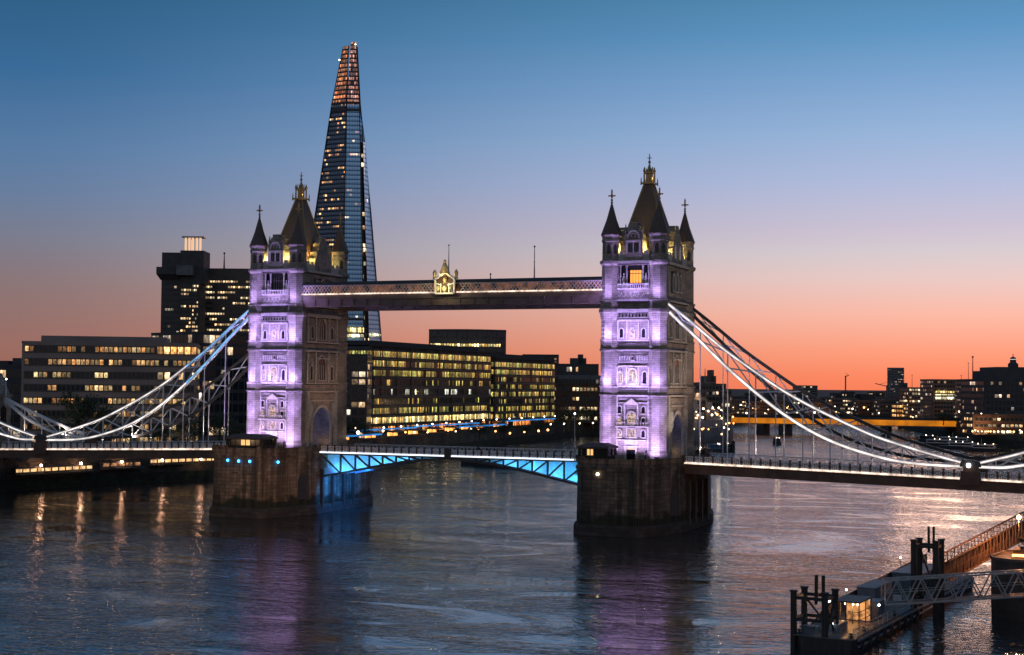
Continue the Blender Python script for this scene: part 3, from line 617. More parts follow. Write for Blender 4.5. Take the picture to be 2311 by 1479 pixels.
def crest():
    root=empty('gilded_crest',(0,-10.2,46.9),'pale gold crest with gabled frame in the middle of the high walkway','crest'); o=(0,-10.2,46.9)
    m=MB(o); y0,y1=-10.9,-10.15
    m.extr([(-2.15,47.2),(2.15,47.2),(2.35,50.4),(0,51.9),(-2.35,50.4)],'y',-10.5,-10.15); m.build('panel',MT['iron_brown'],root)
    m=MB(o); G=[(-2.1,47.3),(2.1,47.3),(2.2,50.2),(0,51.7),(-2.2,50.2)]
    for a,b in zip(G,G[1:]+G[:1]): m.bar((a[0],-10.7,a[1]),(b[0],-10.7,b[1]),.35,.35)
    for xx in (-.95,.95): m.bar((xx,-10.65,47.4),(xx,-10.65,49.4),.2,.25)
    m.bar((-2.0,-10.66,49.4),(-.7,-10.66,49.0),.25,.22); m.bar((2.0,-10.66,49.4),(.7,-10.66,49.0),.25,.22)
    m.build('frame',MT['crest_white'],root)
    m=MB(o); m.ball((0,-10.7,48.2),.62,10,6,1.15); m.ball((.1,-10.75,50.1),.5,8,5,1.2); m.bar((-.3,-10.7,49.4),(.5,-10.7,50.5),.18); 
    for xx in (-1.55,1.55): m.ball((xx,-10.68,48.3),.36,8,5,1.7)
    m.build('emblem',MT['gold_lit'],root)
    m=MB(o); m.lathe(-.15,-10.4,[(1.15,51.5),(.8,52.3),(.55,53.1),(.3,53.6),(.35,54.0),(.1,54.4)],8); m.build('statue',MT['gold_lit'],root)
    for xx in (-2.5,2.5):
        m=MB(o); m.lathe(xx,-10.4,[(.45,50.3),(.3,50.8),(.4,51.4),(.42,51.7),(.1,52.3)],6); m.build('pinnacle',MT['gold_lit'],root)
MT['crest_white']=plain('painted cast iron',(.8,.76,.68),.5,var=.05)
MT['gold_lit']=plain('gilding',(.75,.55,.22),.5,.3,var=.25,scale=3)
crest()
# suspension chains ------------------------------------------------------
UPP=[(47.6,44.9),(48.6,44.2),(51.8,41.7),(59.1,35.6),(64.8,31.7),(70.3,27.9),(76.4,24.6),(82.2,21.9),(88.0,19.3),(97.4,16.5),(103.6,14.95)]
LOW=[(47.6,43.7),(49,41.9),(51.8,39.9),(59.1,32.7),(64.8,27.8),(70.5,23.4),(76.4,19.8),(82,17.4),(88,15.7),(92,14.8),(97.5,14.35),(103.6,14.25)]
UPS=[(106.6,14.95),(112.5,16.5),(117.6,18.1),(125.5,20.9),(132.4,23.6)]
LOS=[(106.6,14.25),(111,14.2),(117,15.3),(121,16.7),(125.4,18.6),(129,20.8),(132.4,23.0)]
def itp(T,x):
    for (a,b),(c,d) in zip(T,T[1:]):
        if x<=c: return b+(d-b)*(x-a)/(c-a)
    return T[-1][1]
def deck_z(x):
    x=abs(x); return 13.5 if x<52 else 13.5-1.35*(x-52)/52
def chain(sx,sy,long,label,lit,tint=None):
    U,Lw=(UPP,LOW) if long else (UPS,LOS); y=sy*9.2
    xs=[U[0][0]]; k=0
    nodes=[54.5+5.5*i for i in range(9)] if long else [109.5+5.5*i for i in range(4)]
    X0,X1=U[0][0],U[-1][0]
    o=(sx*X0,y,13.6)
    root=empty('suspension_chain',o,label,'bridge chain','stiffened suspension chains of the bridge')
    def curve(T): 
        N=36; return [(X0+(X1-X0)*i/N,itp(T,X0+(X1-X0)*i/N)) for i in range(N+1)]
    def smooth(P):
        for _ in range(3): P=[P[0]]+[(b[0],(a[1]+2*b[1]+c[1])/4) for a,b,c in zip(P,P[1:],P[2:])]+[P[-1]]
        return P
    cu,cl=smooth(curve(U)),smooth(curve(Lw))
    fz=lambda P,x:itp(P,x)
    for nm,P in (('upper_chord',cu),('lower_chord',cl)):
        m=MB(o)
        for a,b in zip(P,P[1:]): m.bar((sx*a[0],y,a[1]),(sx*b[0],y,b[1]),.55,.62)
        c=m.build(nm,MT['white_paint'] if lit else MT['iron'],root)  # unlit chords use dark iron, their lack of light put into the colour
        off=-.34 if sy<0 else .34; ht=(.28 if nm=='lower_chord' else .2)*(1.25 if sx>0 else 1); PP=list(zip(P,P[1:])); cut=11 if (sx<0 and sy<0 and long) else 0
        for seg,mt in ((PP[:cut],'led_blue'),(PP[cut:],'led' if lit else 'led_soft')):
            if not seg: continue
            m=MB(o)
            for a,b in seg: m.bar((sx*a[0],y+off,a[1]),(sx*b[0],y+off,b[1]),.12,ht)
            m.build('lamp_strip',MT[mt],c)
    m=MB(o); pts=[X0+1.2]+nodes+[X1-.5]
    for i,x in enumerate(nodes): m.bar((sx*x,y,fz(cl,x)),(sx*x,y,fz(cu,x)),.2,.26)
    for i,(a,b) in enumerate(zip(pts,pts[1:])):
        mid=(a+b)/2
        if fz(cu,mid)-fz(cl,mid)>1.0:
            m.bar((sx*a,y-.05,fz(cl,a)),(sx*b,y-.05,fz(cu,b)),.2,.28); m.bar((sx*a,y+.05,fz(cu,a)),(sx*b,y+.05,fz(cl,b)),.16,.22)
        else: m.bar((sx*a,y,fz(cl,a)),(sx*mid,y,fz(cu,mid)),.12,.16); m.bar((sx*mid,y,fz(cu,mid)),(sx*b,y,fz(cl,b)),.12,.16)
    m.build('bracing',MT['white_paint'],root)
    for x in nodes:
        z1=fz(cl,x); z0=deck_z(x)-.3
        if z1-z0<.7: continue
        m=MB((sx*x,y,z0)); m.bar((sx*x,y,z0),(sx*x,y,z1),.22,n=8); m.box(sx*x-.25,sx*x+.25,y-.2,y+.2,z1-.7,z1-.2)
        h=m.build('hanger',MT['white_paint'],root); h.location=Vector((sx*x,y,z0))-Vector(o)
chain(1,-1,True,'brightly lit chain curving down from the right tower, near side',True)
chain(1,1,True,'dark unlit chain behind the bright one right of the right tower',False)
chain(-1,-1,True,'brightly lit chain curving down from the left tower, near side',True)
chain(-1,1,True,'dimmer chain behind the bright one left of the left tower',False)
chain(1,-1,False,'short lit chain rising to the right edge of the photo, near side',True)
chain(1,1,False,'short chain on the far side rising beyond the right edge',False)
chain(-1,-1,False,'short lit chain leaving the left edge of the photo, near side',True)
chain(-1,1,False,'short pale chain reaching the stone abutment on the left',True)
for sx,sy,lb in ((1,-1,'white lit joint where the right hand chains meet above the deck'),(1,1,'far side joint of the right hand chains'),(-1,-1,'dark joint where the left hand chains meet above the deck'),(-1,1,'far side joint of the left hand chains')):
    x,y=sx*105.1,sy*9.2; root=empty('chain_link_joint',(x,y,13),lb,'chain joint','joints of the bridge chains'); o=(x,y,13)
    m=MB(o); m.box(x-1.7,x+1.7,y-.8,y+.8,10.9,13.4); m.box(x-1.3,x+1.3,y-.65,y+.65,13.4,14.3); m.build('pedestal',MT['iron_brown'],root)
    m=MB(o); m.extr([(x-1.9,14.2),(x+1.9,14.2),(x+1.7,15.1),(x+.5,15.5),(x-.5,15.5),(x-1.7,15.1)],'y',y-.55,y+.55); m.build('link_plate',MT['iron'],root)
    if sx>0 and sy<0:
        m=MB(o); m.ball((x-.3,y-.75,14.5),.4,8,6); m.build('lamp',MT['lamp_wh'],root)
# decks -------------------------------------------------------------------
def rail(parent,o,xa,xb,y,zf,side,step=1.85,lit=True):
    n=max(1,int(abs(xb-xa)/step)); P=lambda i:xa+(xb-xa)*i/n
    m=MB(o)
    for i in range(n):
        a,b=P(i),P(i+1); m.bar((a,y,zf(a)+1.12),(b,y,zf(b)+1.12),.2,.14); m.bar((a,y,zf(a)+.14),(b,y,zf(b)+.14),.16,.2)
        for k in range(1,5):
            x=a+(b-a)*k/5; m.box(x-.04,x+.04,y-.03,y+.03,zf(x)+.2,zf(x)+1.08)
        m.bar((a+.1,y,zf(a)+.25),(b-.1,y,zf(b)+1.0),.05,.08); m.bar((a+.1,y+.04,zf(a)+1.0),(b-.1,y+.04,zf(b)+.25),.05,.08)
    r=m.build('railing',MT['white_paint'],parent)
    if side<0:
        m=MB((P(0),y,zf(P(0)))); x=P(0); m.box(x-.16,x+.16,y-.16,y+.16,zf(x)-.1,zf(x)+1.38); m.box(x-.22,x+.22,y-.22,y+.22,zf(x)+1.38,zf(x)+1.5)
        first=m.build('post',MT['iron_brown'],r); first.location=Vector((x,y,zf(x)))-Vector(o)
        for i in range(1,n+1):
            if i>98: break
            c=first.copy(); C.objects.link(c); c.parent=r; c.location=Vector((P(i),y,zf(P(i))))-Vector(o)
    return r
def span(sx,label):
    xa,xb=51.5,136; o=(sx*xa,0,13.5)
    root=empty('bridge_deck',o,label,'bridge deck','side spans of the bridge')
    N=12; zf=lambda x:deck_z(x); 
    m=MB(o); d=MB(o); f=MB(o); st=MB(o); f2=MB(o)
    for i in range(N):
        a=xa+(xb-xa)*i/N; b=xa+(xb-xa)*(i+1)/N; za,zb=zf(a),zf(b)
        for (mm,y0,y1,t0,t1) in ((d,-9.0,9.0,-.55,-.12),(f,-9.42,-9.0,-2.2,-.05),(f2,9.0,9.42,-2.2,-.05),(m,-6.2,6.2,-.12,.02)):
            A=[mm.v((sx*a,y0,za+t0)),mm.v((sx*a,y1,za+t0)),mm.v((sx*a,y1,za+t1)),mm.v((sx*a,y0,za+t1))]; B=[mm.v((sx*b,y0,zb+t0)),mm.v((sx*b,y1,zb+t0)),mm.v((sx*b,y1,zb+t1)),mm.v((sx*b,y0,zb+t1))]
            F=mm.bm.faces.new
            for j in range(4): F([A[j],A[(j+1)%4],B[(j+1)%4],B[j]])
            F(A[::-1]); F(B)
        if not (a<105<b): 
            st.bar((sx*a,-9.55,za-.1),(sx*b,-9.55,zb-.1),.16,.34)
        else:
            st.bar((sx*a,-9.55,za-.1),(sx*103.2,-9.55,zf(103.2)-.1),.16,.34); st.bar((sx*107,-9.55,zf(107)-.1),(sx*b,-9.55,zb-.1),.16,.34)
        f.bar((sx*a,-9.48,za-2.1),(sx*b,-9.48,zb-2.1),.3,.2); f.bar((sx*a,-9.48,za-.42),(sx*b,-9.48,zb-.42),.22,.12)
    d.build('footway',MT['paving'],root); m.build('roadway',MT['asphalt'],root); f.build('girder',MT['iron_brown'],root); f2.build('girder',MT['iron_brown'],root); st.build('lamp_strip',MT['led_warm'],root)
    for y in (-9.2,9.2): rail(root,o,sx*xa,sx*xb,y,lambda x:deck_z(x),y/abs(y))
    for i in range(28): x=sx*(xa+3*i+1); c=MB(o); c.box(x-.2,x+.2,-8.9,8.9,deck_z(x)-1.8,deck_z(x)-.56); c.build('cross_beam',MT['iron_brown'],root)
span(-1,'left side span deck with a warm lamp line along its edge')
span(1,'right side span deck running out of the photo at the right edge')
# road through the towers
for sx in (-1,1):
    m=MB((sx*TX,0,13.55)); m.box(sx*TX-10.3,sx*TX+10.3,-4.2,4.2,13.56,13.6); o=m.build('pier_road',MT['asphalt']); o['kind']='structure'
# bascules
BZ=[(0,12.7),(8.5,12.0),(10,11.8),(17,10.6),(25,9.0),(30.6,7.9)]
def bascule(sx,label):
    o=(sx*30.4,0,13.4); root=empty('bascule_leaf',o,label,'bascule','opening leaves of the bridge'); X1=30.8
    xs=[.25,3.3,6.3,9.3,12.4,15.6,18.8,22.2,25.8,X1]
    m=MB(o); m.box(*sorted((sx*.15,sx*X1)),-7.4,7.4,12.75,13.35); m.build('roadway',MT['asphalt'],root)
    for y in (-7.6,7.6):
        m=MB(o); m.box(*sorted((sx*.12,sx*X1)),y-.28,y+.28,12.85,13.42)
        for a,b in zip(xs,xs[1:]):
            za,zb=itp(BZ,a),itp(BZ,b); m.bar((sx*a,y,za),(sx*b,y,zb),.5,.42)
            if a>5: m.bar((sx*a,y,za),(sx*a,y,12.9),.34,.3); m.bar((sx*a,y,za),(sx*b,y,12.85),.26,.34)
        m.build('truss',MT['iron'] if y<0 else MT['blue_paint'],root)  # near truss coloured dark as a silhouette against the blue light
    for y in (-4.4,0,4.4):
        m=MB(o)
        for a,b in zip(xs[1:],xs[2:]):
            m.face([(sx*a,y,itp(BZ,a)),(sx*b,y,itp(BZ,b)),(sx*b,y,12.75),(sx*a,y,12.75)])
        m.build('inner_girder',MT['blue_paint'],root)
    m=MB(o); m.box(*sorted((sx*.2,sx*X1)),-8.02,-7.9,13.1,13.4); m.build('lamp_strip',MT['led_cool'],root)
    for y in (-7.7,7.7): rail(root,o,sx*.3,sx*X1,y,lambda x:13.4,y/abs(y),1.75)
MT['led_cool']=emit('cool line lamps',(.85,.9,1),1.6)
bascule(-1,'left opening leaf, its truss flooded with blue light'); bascule(1,'right opening leaf, its truss flooded with blue light')
m=MB((0,-8.3,12.6)); m.box(-.7,.7,-8.5,-7.9,12.5,14.9); m.ball((-.4,-8.6,12.9),.22,6,5); m.ball((.5,-8.6,12.9),.22,6,5)
tag(m.build('navigation_signal',MT['iron']),'dark signal box where the two opening leaves meet','signal')
# abutment on the left and its tower
def abut():
    o=(-134,0,0); root=empty('bridge_abutment',o,'stone abutment block under the left end of the deck','abutment')
    m=MB(o); m.box(-146,-131.2,-13.5,13.5,-2,11.0); m.build('wall',MT['granite'],root)
    m=MB(o)
    for k in range(13): m.box(-131.2,-130.6,-13+k*2.1,-12.1+k*2.1,-2,10.2)
    m.build('fender',MT['timber'],root)
    for y,lb in ((9.4,'small pale stone tower at the left edge where the far chain ends'),(-9.4,'small stone tower beyond the left edge, near side')):
        oo=(-136,y,11); r=empty('abutment_tower',oo,lb,'tower','abutment towers'); m=MB(oo)
        m.box(-138.8,-133,y-2.7,y+2.7,11,24.5); m.box(-139.1,-132.7,y-3.0,y+3.0,24.0,24.6); m.extr([(-138.6,24.6),(-133.2,24.6),(-135.9,30)],'y',y-2.4,y+2.4); m.build('wall',MT['stone'],r)
        m=MB(oo); m.face([(-132.96,y-1,17),(-132.96,y+1,17),(-132.96,y+1,21),(-132.96,y,22),(-132.96,y-1,21)]); m.build('window',MT['dark_glass'],r)
abut()
mast('lamp_mast',-132.2,9.2,24.3,4.2,'pale pole with a lamp on the abutment at the left edge',.11,True,'white_paint')
# ------------------------------------------------------------------ lamps and added fills that wash the bridge
def look(o,loc,tgt):
    o.location=loc; o.rotation_euler=(Vector(tgt)-Vector(loc)).to_track_quat('-Z','Y').to_euler()
def spot(loc,tgt,power,col,ang=60,blend=.8,r=.15):
    l=bpy.data.lights.new('flood_or_fill_beam','SPOT'); l.energy=power; l.color=col; l.spot_size=R(ang); l.spot_blend=blend; l.shadow_soft_size=r
    o=bpy.data.objects.new('flood_or_fill_beam',l); C.objects.link(o); look(o,loc,tgt); return o
def area(loc,tgt,power,col,sx,sy):
    l=bpy.data.lights.new('ledge_light','AREA'); l.shape='RECTANGLE'; l.size=sx; l.size_y=sy; l.energy=power; l.color=col
    o=bpy.data.objects.new('ledge_light',l); C.objects.link(o); look(o,loc,tgt); return o
def point(loc,power,col,r=.15):
    l=bpy.data.lights.new('lamp_or_fill_glow','POINT'); l.energy=power; l.color=col; l.shadow_soft_size=r
    o=bpy.data.objects.new('lamp_or_fill_glow',l); C.objects.link(o); o.location=loc; return o
PUR=(.48,.34,1.0); YEL=(1,.78,.25); BLU=(.02,.36,1.0)
for s in (-1,1):
    X=s*TX; k=1.0
    for dx in (-5.2,5.2): spot((X+dx,-15.2,13.9),(X+dx*.95,-11,20.0),9000,(.58,.40,1),110); spot((X+dx*1.2,-16,13.9),(X+dx*.75,-10.6,32),30000,PUR,46)
    spot((X,-16,13.9),(X,-10.6,42),36000,PUR,44); spot((X+.5,-14.6,13.9),(X,-10.8,20.5),4200,(.62,.46,1),100)
    for z,p in ((28.6,1500),(37.7,1500),(46.3,800)):
        for dx in (-5.4,0,5.4): area((X+dx,-13.0,z),(X+dx,-11.0,z+3.6),p*.5,PUR,1.8,.3)
    # yellow lamps behind the parapet
    for dx in (-2.9,2.9): point((X+dx,-8.6,55.4),900,YEL); point((X+dx,8.0,55.0),300,YEL)
    for dy in (-4.8,4.8): point((X+5.0,dy,55.2),420,YEL)
    spot((X+5.2,-4.6,55.6),(X+1.5,0,66),6500,(1,.62,.15),50)
    point((X+1.3,-1.3,70.9),26,(1,.7,.25))
    if s<0: spot((X+2.4,6.2,55.6),(X+5,9.4,62),1500,(1,.45,.18),50); point((X+7.6,7.8,66.6),60,(1,.7,.4))
    # blue light in the road arch
    point((X+2.0,-2.2,20.6),380,(.005,.22,1)); point((X+4.5,2.8,15.0),30,(1,.6,.2))
# warm fill beams added over open water to brighten the pier fronts
spot((-70,-70,16),(-41,-25,6),7000,(1,.60,.34),60,1,.6); spot((16,-70,13),(-33,-17,7),42000,(1,.56,.30),40,1,.6)
spot((96,-72,11),(50,-17,7),13000,(1,.5,.25),40,1,.6)
# warm fill beams added to lighten the brown north faces
for s in (-1,1): spot((s*TX+24,-3,15),(s*TX+5,1,34),8500,(1,.56,.34),62,1,.4)
# uplights added at deck level to brighten the chain bracing
for s in (-1,1):
    for x in (57,68,80,93,114,126):
        spot((s*x,-8.3,14.6),(s*(x-3),-9.2,14.6+max(2,itp(UPP,x)-14 if x<103 else 5)),(4500 if x<75 else 2000),(1,.80,.68),130,.5)
        if s<0: spot((s*x,8.2,14.6),(s*(x-3),9.2,14.6+max(2,itp(UPP,x)-14 if x<103 else 5)),(2600 if x<75 else 1100 if x<103 else 1300),(1,.80,.68),130,.5)
# blue light under the opening leaves
for sx in (-1,1):
    for x in (27.5,22.5,17.5,12.5): spot((sx*x,-7.0,itp(BZ,x)+.3),(sx*x-.6*sx,-4.45,11.6),(900 if sx<0 else 800)*(1.5 if x>24 else 1),(.14,.58,1),140,.5)
    spot((sx*24,-5,8.4),(sx*30.5,-1,4),8000 if sx<0 else 4000,(.01,.26,1),120,.6)
    spot((sx*24,4,8.8),(sx*30.5,6,4),3500 if sx<0 else 2000,(.01,.26,1),120,.6)
spot((-49,-12.5,41.5),(-57,-9.4,36),700,(.02,.4,1),60)
point((-43.9,-13.6,15.0),60,(1,.4,.12))
point((0,-12.6,48.6),420,(1,.85,.45)); spot((0,-13.2,50.0),(0,-10.3,52.5),500,(1,.75,.3),70)
def floodlight(x,y,z,label,mat='lamp'):
    r=empty('floodlight',(x,y,z),label,'floodlight','floodlights on the piers'); m=MB((x,y,z)); m.box(x-.3,x+.3,y-.2,y+.2,z,z+.12); m.box(x-.25,x+.25,y-.05,y+.3,z+.12,z+.5); m.build('housing',MT['iron'],r)
for s,nm in ((-1,'left'),(1,'right')):
    for dx,sd_ in ((-4.8,'left'),(4.8,'right')): floodlight(s*TX+dx,-23.6,14.0,'small floodlight at the %s side of the %s pier front'%(sd_,nm))
def pier_lamp(x,y,z,r_,mat,label):
    o=(x,y,13.5); r=empty('pier_lamp',o,label,'lamp','lamps at the tower feet'); m=MB(o); m.lathe(x,y,[(.12,13.5),(.07,z)],6); m.build('post',MT['iron'],r)
    m=MB(o); m.ball((x,y,z),r_,8,6); m.build('lamp_head',MT[mat],r)
pier_lamp(-44.2,-14.2,15.2,.32,'lamp_or','orange lamp glowing at the foot of the left tower'); pier_lamp(-31,9.9,17.0,.38,'lamp','warm white lamp beside the far corner of the left tower')

# ------------------------------------------------------------------ buildings
def polyring(poly): 
    out=[];u=0
    for i in range(len(poly)):
        a,b=poly[i],poly[(i+1)%len(poly)]; L=math.hypot(b[0]-a[0],b[1]-a[1]); out.append((a,b,u,u+L)); u+=L
    return out
def building(name,label,poly,z1,storeys,glass,wall,z0=LAND,frac=.6,first=0.15,group=None,roof=None,cat='office building',zt=None,faces=None,bandlimit=None):
    "poly counter-clockwise; storey glazing bands are parts"
    cx=sum(p[0] for p in poly)/len(poly); cyy=sum(p[1] for p in poly)/len(poly); o=(cx,cyy,z0)
    root=empty(name,o,label,cat,group)
    area_=sum(a[0]*b[1]-b[0]*a[1] for a,b in zip(poly,poly[1:]+poly[:1]))
    if area_<0: poly=poly[::-1]
    m=MB(o); m.prism(poly,z0,z1)
    # parapet lip
    sc=lambda k:[(cx+(p[0]-cx)*k,cyy+(p[1]-cyy)*k) for p in poly]
    m.prism(sc(1.006),z1-.2,z1+.5,sc(1.006)); m.build('wall',MT[wall],root)
    H=((zt or z1)-z0)/storeys
    for k in range(storeys):
        za=z0+H*(k+first); zb=za+H*frac; m=MB(o)
        for i,(a,b,u0,u1) in enumerate(polyring(poly)):
            ex=Vector((b[0]-a[0],b[1]-a[1])); L=ex.length; ex/=L; nn=Vector((ex.y,-ex.x))
            mid=Vector(((a[0]+b[0])/2,(a[1]+b[1])/2))
            if nn.dot(Vector((CX,CY))-mid)<-L: continue
            e=.12; ins=min(.8,L*.04)
            p=Vector(a)+nn*e+ex*ins; q=Vector(b)+nn*e-ex*ins
            m.face([(p.x,p.y,za),(q.x,q.y,za),(q.x,q.y,zb),(p.x,p.y,zb)],[(u0,k+.001),(u1,k+.001),(u1,k+.999),(u0,k+.999)])
        m.build('window_band',MT[glass],root)
    for r in (roof or []):
        # (along 0..1, along 0..1, depth 0..1, depth 0..1, height) on first two poly axes
        a,b,dd=Vector(poly[0]),Vector(poly[1]),Vector(poly[-1])
        P=lambda s,t:tuple(a+(b-a)*s+(dd-a)*t)
        m=MB(o); m.prism([P(r[0],r[2]),P(r[1],r[2]),P(r[1],r[3]),P(r[0],r[3])],z1+.4,z1+.4+r[4]); m.build('roof_plant',MT[wall],root)
    return root
def facing(x0,x1,D,depth,rot=0.0,D1=None):
    "footprint whose front runs between image columns x0..x1 at distances D and D1"
    a=gpos(x0,D); b=gpos(x1,D1 or D); e=(b-a).normalized(); n=Vector((-e.y,e.x))
    c=b+n*depth; d=a+n*depth
    return [tuple(a),tuple(b),tuple(c),tuple(d)]
W_=winmat
MT['g_lon']=W_('glazing of the long office',1.5,.52,(1,.40,.12),(1,.75,.35),.9,cluster=.7,seed=1.3,frame=.12,vf=(.2,.85))
MT['g_lon_hot']=W_('fully lit glazing',2.2,.93,(1,.40,.10),(1,.6,.25),2.4,cluster=.3,seed=2.1,frame=.1)
MT['g_hosp']=W_('glazing of the tall tower block',2.2,.52,(1,.55,.22),(1,.8,.5),1.8,cluster=.85,seed=5.2,frame=.14)
MT['g_hosp_dark']=W_('mostly dark glazing of the tower block',2.6,.26,(1,.7,.4),(1,.9,.7),.8,cluster=.6,seed=3.4,glass=(.03,.03,.035),frame=.12)
MT['g_dark']=W_('mostly dark glazing',3,.26,(1,.6,.3),(1,.9,.7),1.0,cluster=.5,seed=8.4)
MT['g_ml']=W_('glazing of the big glass offices',1.35,.66,(1,.56,.10),(.72,.78,.20),.85,cluster=.75,seed=11.7,frame=.13,sub=2,vf=(.12,.86))
for nm_,lt_,sd_ in (('g_ml_half',.60,17.3),('g_ml_dark',.38,19.9),('g_ml_full',.9,23.1)): MT[nm_]=W_('office glazing, '+nm_[5:]+' lit',1.35,lt_,(1,.50,.10),(.66,.72,.20),1.0,cluster=.62,seed=sd_,frame=.13,sub=2,vf=(.12,.86),glass=(.02,.028,.02))
MT['g_ml_hot']=W_('bright lower glazing',1.6,.86,(1,.6,.14),(1,.85,.4),2.8,cluster=.45,seed=13.7,frame=.13,sub=2,vf=(.12,.86))
MT['g_ml_red']=W_('restaurant glazing at street level',2.2,.6,(1,.22,.04),(1,.5,.12),1.6,cluster=.6,seed=15.7,frame=.1,sub=3)
MT['g_ml_white']=W_('glazing with white lit rooms',1.35,.48,(.9,.95,.6),(1,1,.9),1.7,cluster=.85,seed=21.2,frame=.13,sub=2,vf=(.12,.86))
MT['g_city']=W_('glazing of city blocks',2.2,.50,(1,.5,.16),(1,.88,.6),1.6,cluster=.65,seed=31.0,frame=.15)
MT['g_city2']=W_('glazing of dim city blocks',2.2,.33,(1,.5,.2),(1,.9,.8),1.1,cluster=.6,seed=37.0,frame=.18)
MT['g_bright']=W_('bright strip glazing',4.0,.85,(1,.85,.45),(1,.95,.7),2.6,cluster=.3,seed=41.0,frame=.05)
MT['g_brown']=plain('brown curtain wall',(.07,.055,.05),.35,var=.2,scale=.1)
MT['conc_warm']=plain('brown concrete',(.13,.095,.08),.8,var=.2,scale=.2)
MT['green_grey']=plain('green grey cladding',(.05,.055,.035),.4,var=.2,scale=.2)
# long banded office, left
P=facing(50,445,470,34,D1=480); z=zat(100,775,478)
lo=building('long_office',"long low office with pale horizontal bands filling the left of the photo",P,z,9,'g_lon','conc_band',frac=.58,first=.3,roof=[(.1,.8,.1,.8,2.6)]) if False else None
MT['conc_band']=plain('pale banded concrete',(.25,.20,.18),.75,var=.15,scale=.15)
lo=building('long_office',"long low office with pale horizontal bands filling the left of the photo",P,z,8,'g_lon','conc_band',frac=.60,first=.22,roof=[(.1,.82,.08,.8,2.0)])
def add_band(root,poly_seg,z0,z1,u,v,mat,name='lit_glazing'):
    (a,b)=poly_seg; a,b=Vector(a),Vector(b); e=(b-a).normalized(); n=Vector((e.y,-e.x))*.22; L=(b-a).length
    m=MB(root.location); m.face([(a.x+n.x,a.y+n.y,z0),(b.x+n.x,b.y+n.y,z0),(b.x+n.x,b.y+n.y,z1),(a.x+n.x,a.y+n.y,z1)],[(0,0+v),(L,0+v),(L,.99+v),(0,.99+v)]); return m.build(name,MT[mat],root)
H=(z-LAND)/8; lerp=lambda a,b,t:(a[0]+(b[0]-a[0])*t,a[1]+(b[1]-a[1])*t)
add_band(lo,(lerp(P[0],P[1],.765),lerp(P[0],P[1],.995)),LAND+H*7.0+H*.2,LAND+H*7.0+H*.85,0,3,'g_lon_hot')
add_band(lo,(lerp(P[0],P[1],.77),lerp(P[0],P[1],.99)),LAND+H*5+H*.2,LAND+H*5+H*.85,0,5,'g_hosp')
add_band(lo,(lerp(P[0],P[1],.77),lerp(P[0],P[1],.90)),LAND+H*4+H*.2,LAND+H*4+H*.85,0,6,'g_hosp')
building('low_block','dim low block left of the long banded office',facing(-40,54,520,30),zat(20,826,520),5,'g_dark','concrete_dark',roof=[(.1,.5,.2,.6,1.5),(.6,.8,.2,.6,2.5)])
# tall hospital tower (two slabs, projecting box, lit crown)
D=1190
def tall():
    P=facing(362,412,D,28); z1=zat(385,571,D)
    r=building('tower_block','tallest dark concrete tower block with projecting upper box and a lit crown',P,z1,22,'g_hosp_dark','concrete_dark',frac=.45,zt=zat(380,640,D),cat='tower block')
    o=r.location
    def bx(x0,x1,y0,y1,d0,d1,mat,nm):
        a=gpos(x0,D);b=gpos(x1,D); e=(b-a).normalized(); n=Vector((-e.y,e.x)); m=MB(o)
        q=[a+n*d0,b+n*d0,b+n*d1,a+n*d1]; m.prism([tuple(k) for k in q],zat(x0,y0,D),zat(x0,y1,D)); return m.build(nm,MT[mat],r)
    bx(353,404,619,603,-5,20,'concrete_dark','projecting_box'); bx(404,457,640,565,-1,24,'concrete_dark','upper_wall')
    a=gpos(353,D);b=gpos(404,D); m=MB(o); e=(b-a).normalized(); n=Vector((-e.y,e.x)); a2=gpos(360,D)
    m.loft([([tuple(a2+n*0),tuple(b),tuple(b+n*15),tuple(a2+n*15)],zat(353,632,D)),([tuple(a-n*5),tuple(b-n*5),tuple(b+n*15),tuple(a+n*15)],zat(353,619,D))]); m.build('corbel',MT['concrete_dark'],r)
    bx(400,437,622,600,-8,2,'concrete','lecture_box')
    for x0,x1 in ((409,411.5),(417,420),(425,428),(434,437),(442,445)): bx(x0,x1,568,534,6,10,'steel_glow','crown_column')
    bx(404,455,534.5,531.5,3,13,'steel_grey','crown_ring'); bx(421,424,566,538,11,12,'win_or','crown_glow')
    # glazed bays
    for k in range(14):
        m=MB(o); za=zat(410,640+ (k+.9)*9.2,D); zb=zat(410,640+(k+.35)*9.2,D)
        for (x0,x1,u) in ((407,430,0),(434,446,40)):
            a=gpos(x0,D);b=gpos(x1,D); n=(FH*-1.6); m.face([(a.x+n.x,a.y+n.y,za),(b.x+n.x,b.y+n.y,za),(b.x+n.x,b.y+n.y,zb),(a.x+n.x,a.y+n.y,zb)],[(u,k),(u+8,k),(u+8,k+.99),(u,k+.99)])
        m.build('window_band',MT['g_hosp'],r)
    bx(404,450,900,640,-1,22,'concrete_dark','bay_wall')
    P=facing(452,585,D+25,40); z1=zat(500,607,D+25)
    q=building('tower_block','wide brown tower block with rows of lit windows beside the tallest one',P,z1,24,'g_hosp','conc_warm',frac=.42,cat='tower block',zt=zat(500,628,D+25),roof=[(.8,.95,.2,.5,3)])
MT['steel_glow']=emit('glowing white steel crown',(1,.62,.35),.8)  # columns glow by themselves in place of lamplight on them
tall()
mx=gpos(503,1240); mast('antenna',mx.x,mx.y,zat(503,606,1240),13,'thin antenna on the roof of the brown tower block',.5)
building('dark_office','dark blue glass office behind the lit chain left of the left tower',facing(440,572,560,30,D1=580),zat(500,752,560),9,'g_dark','iron_blue' if False else 'concrete_dark',frac=.8,first=.1,cat='office building')
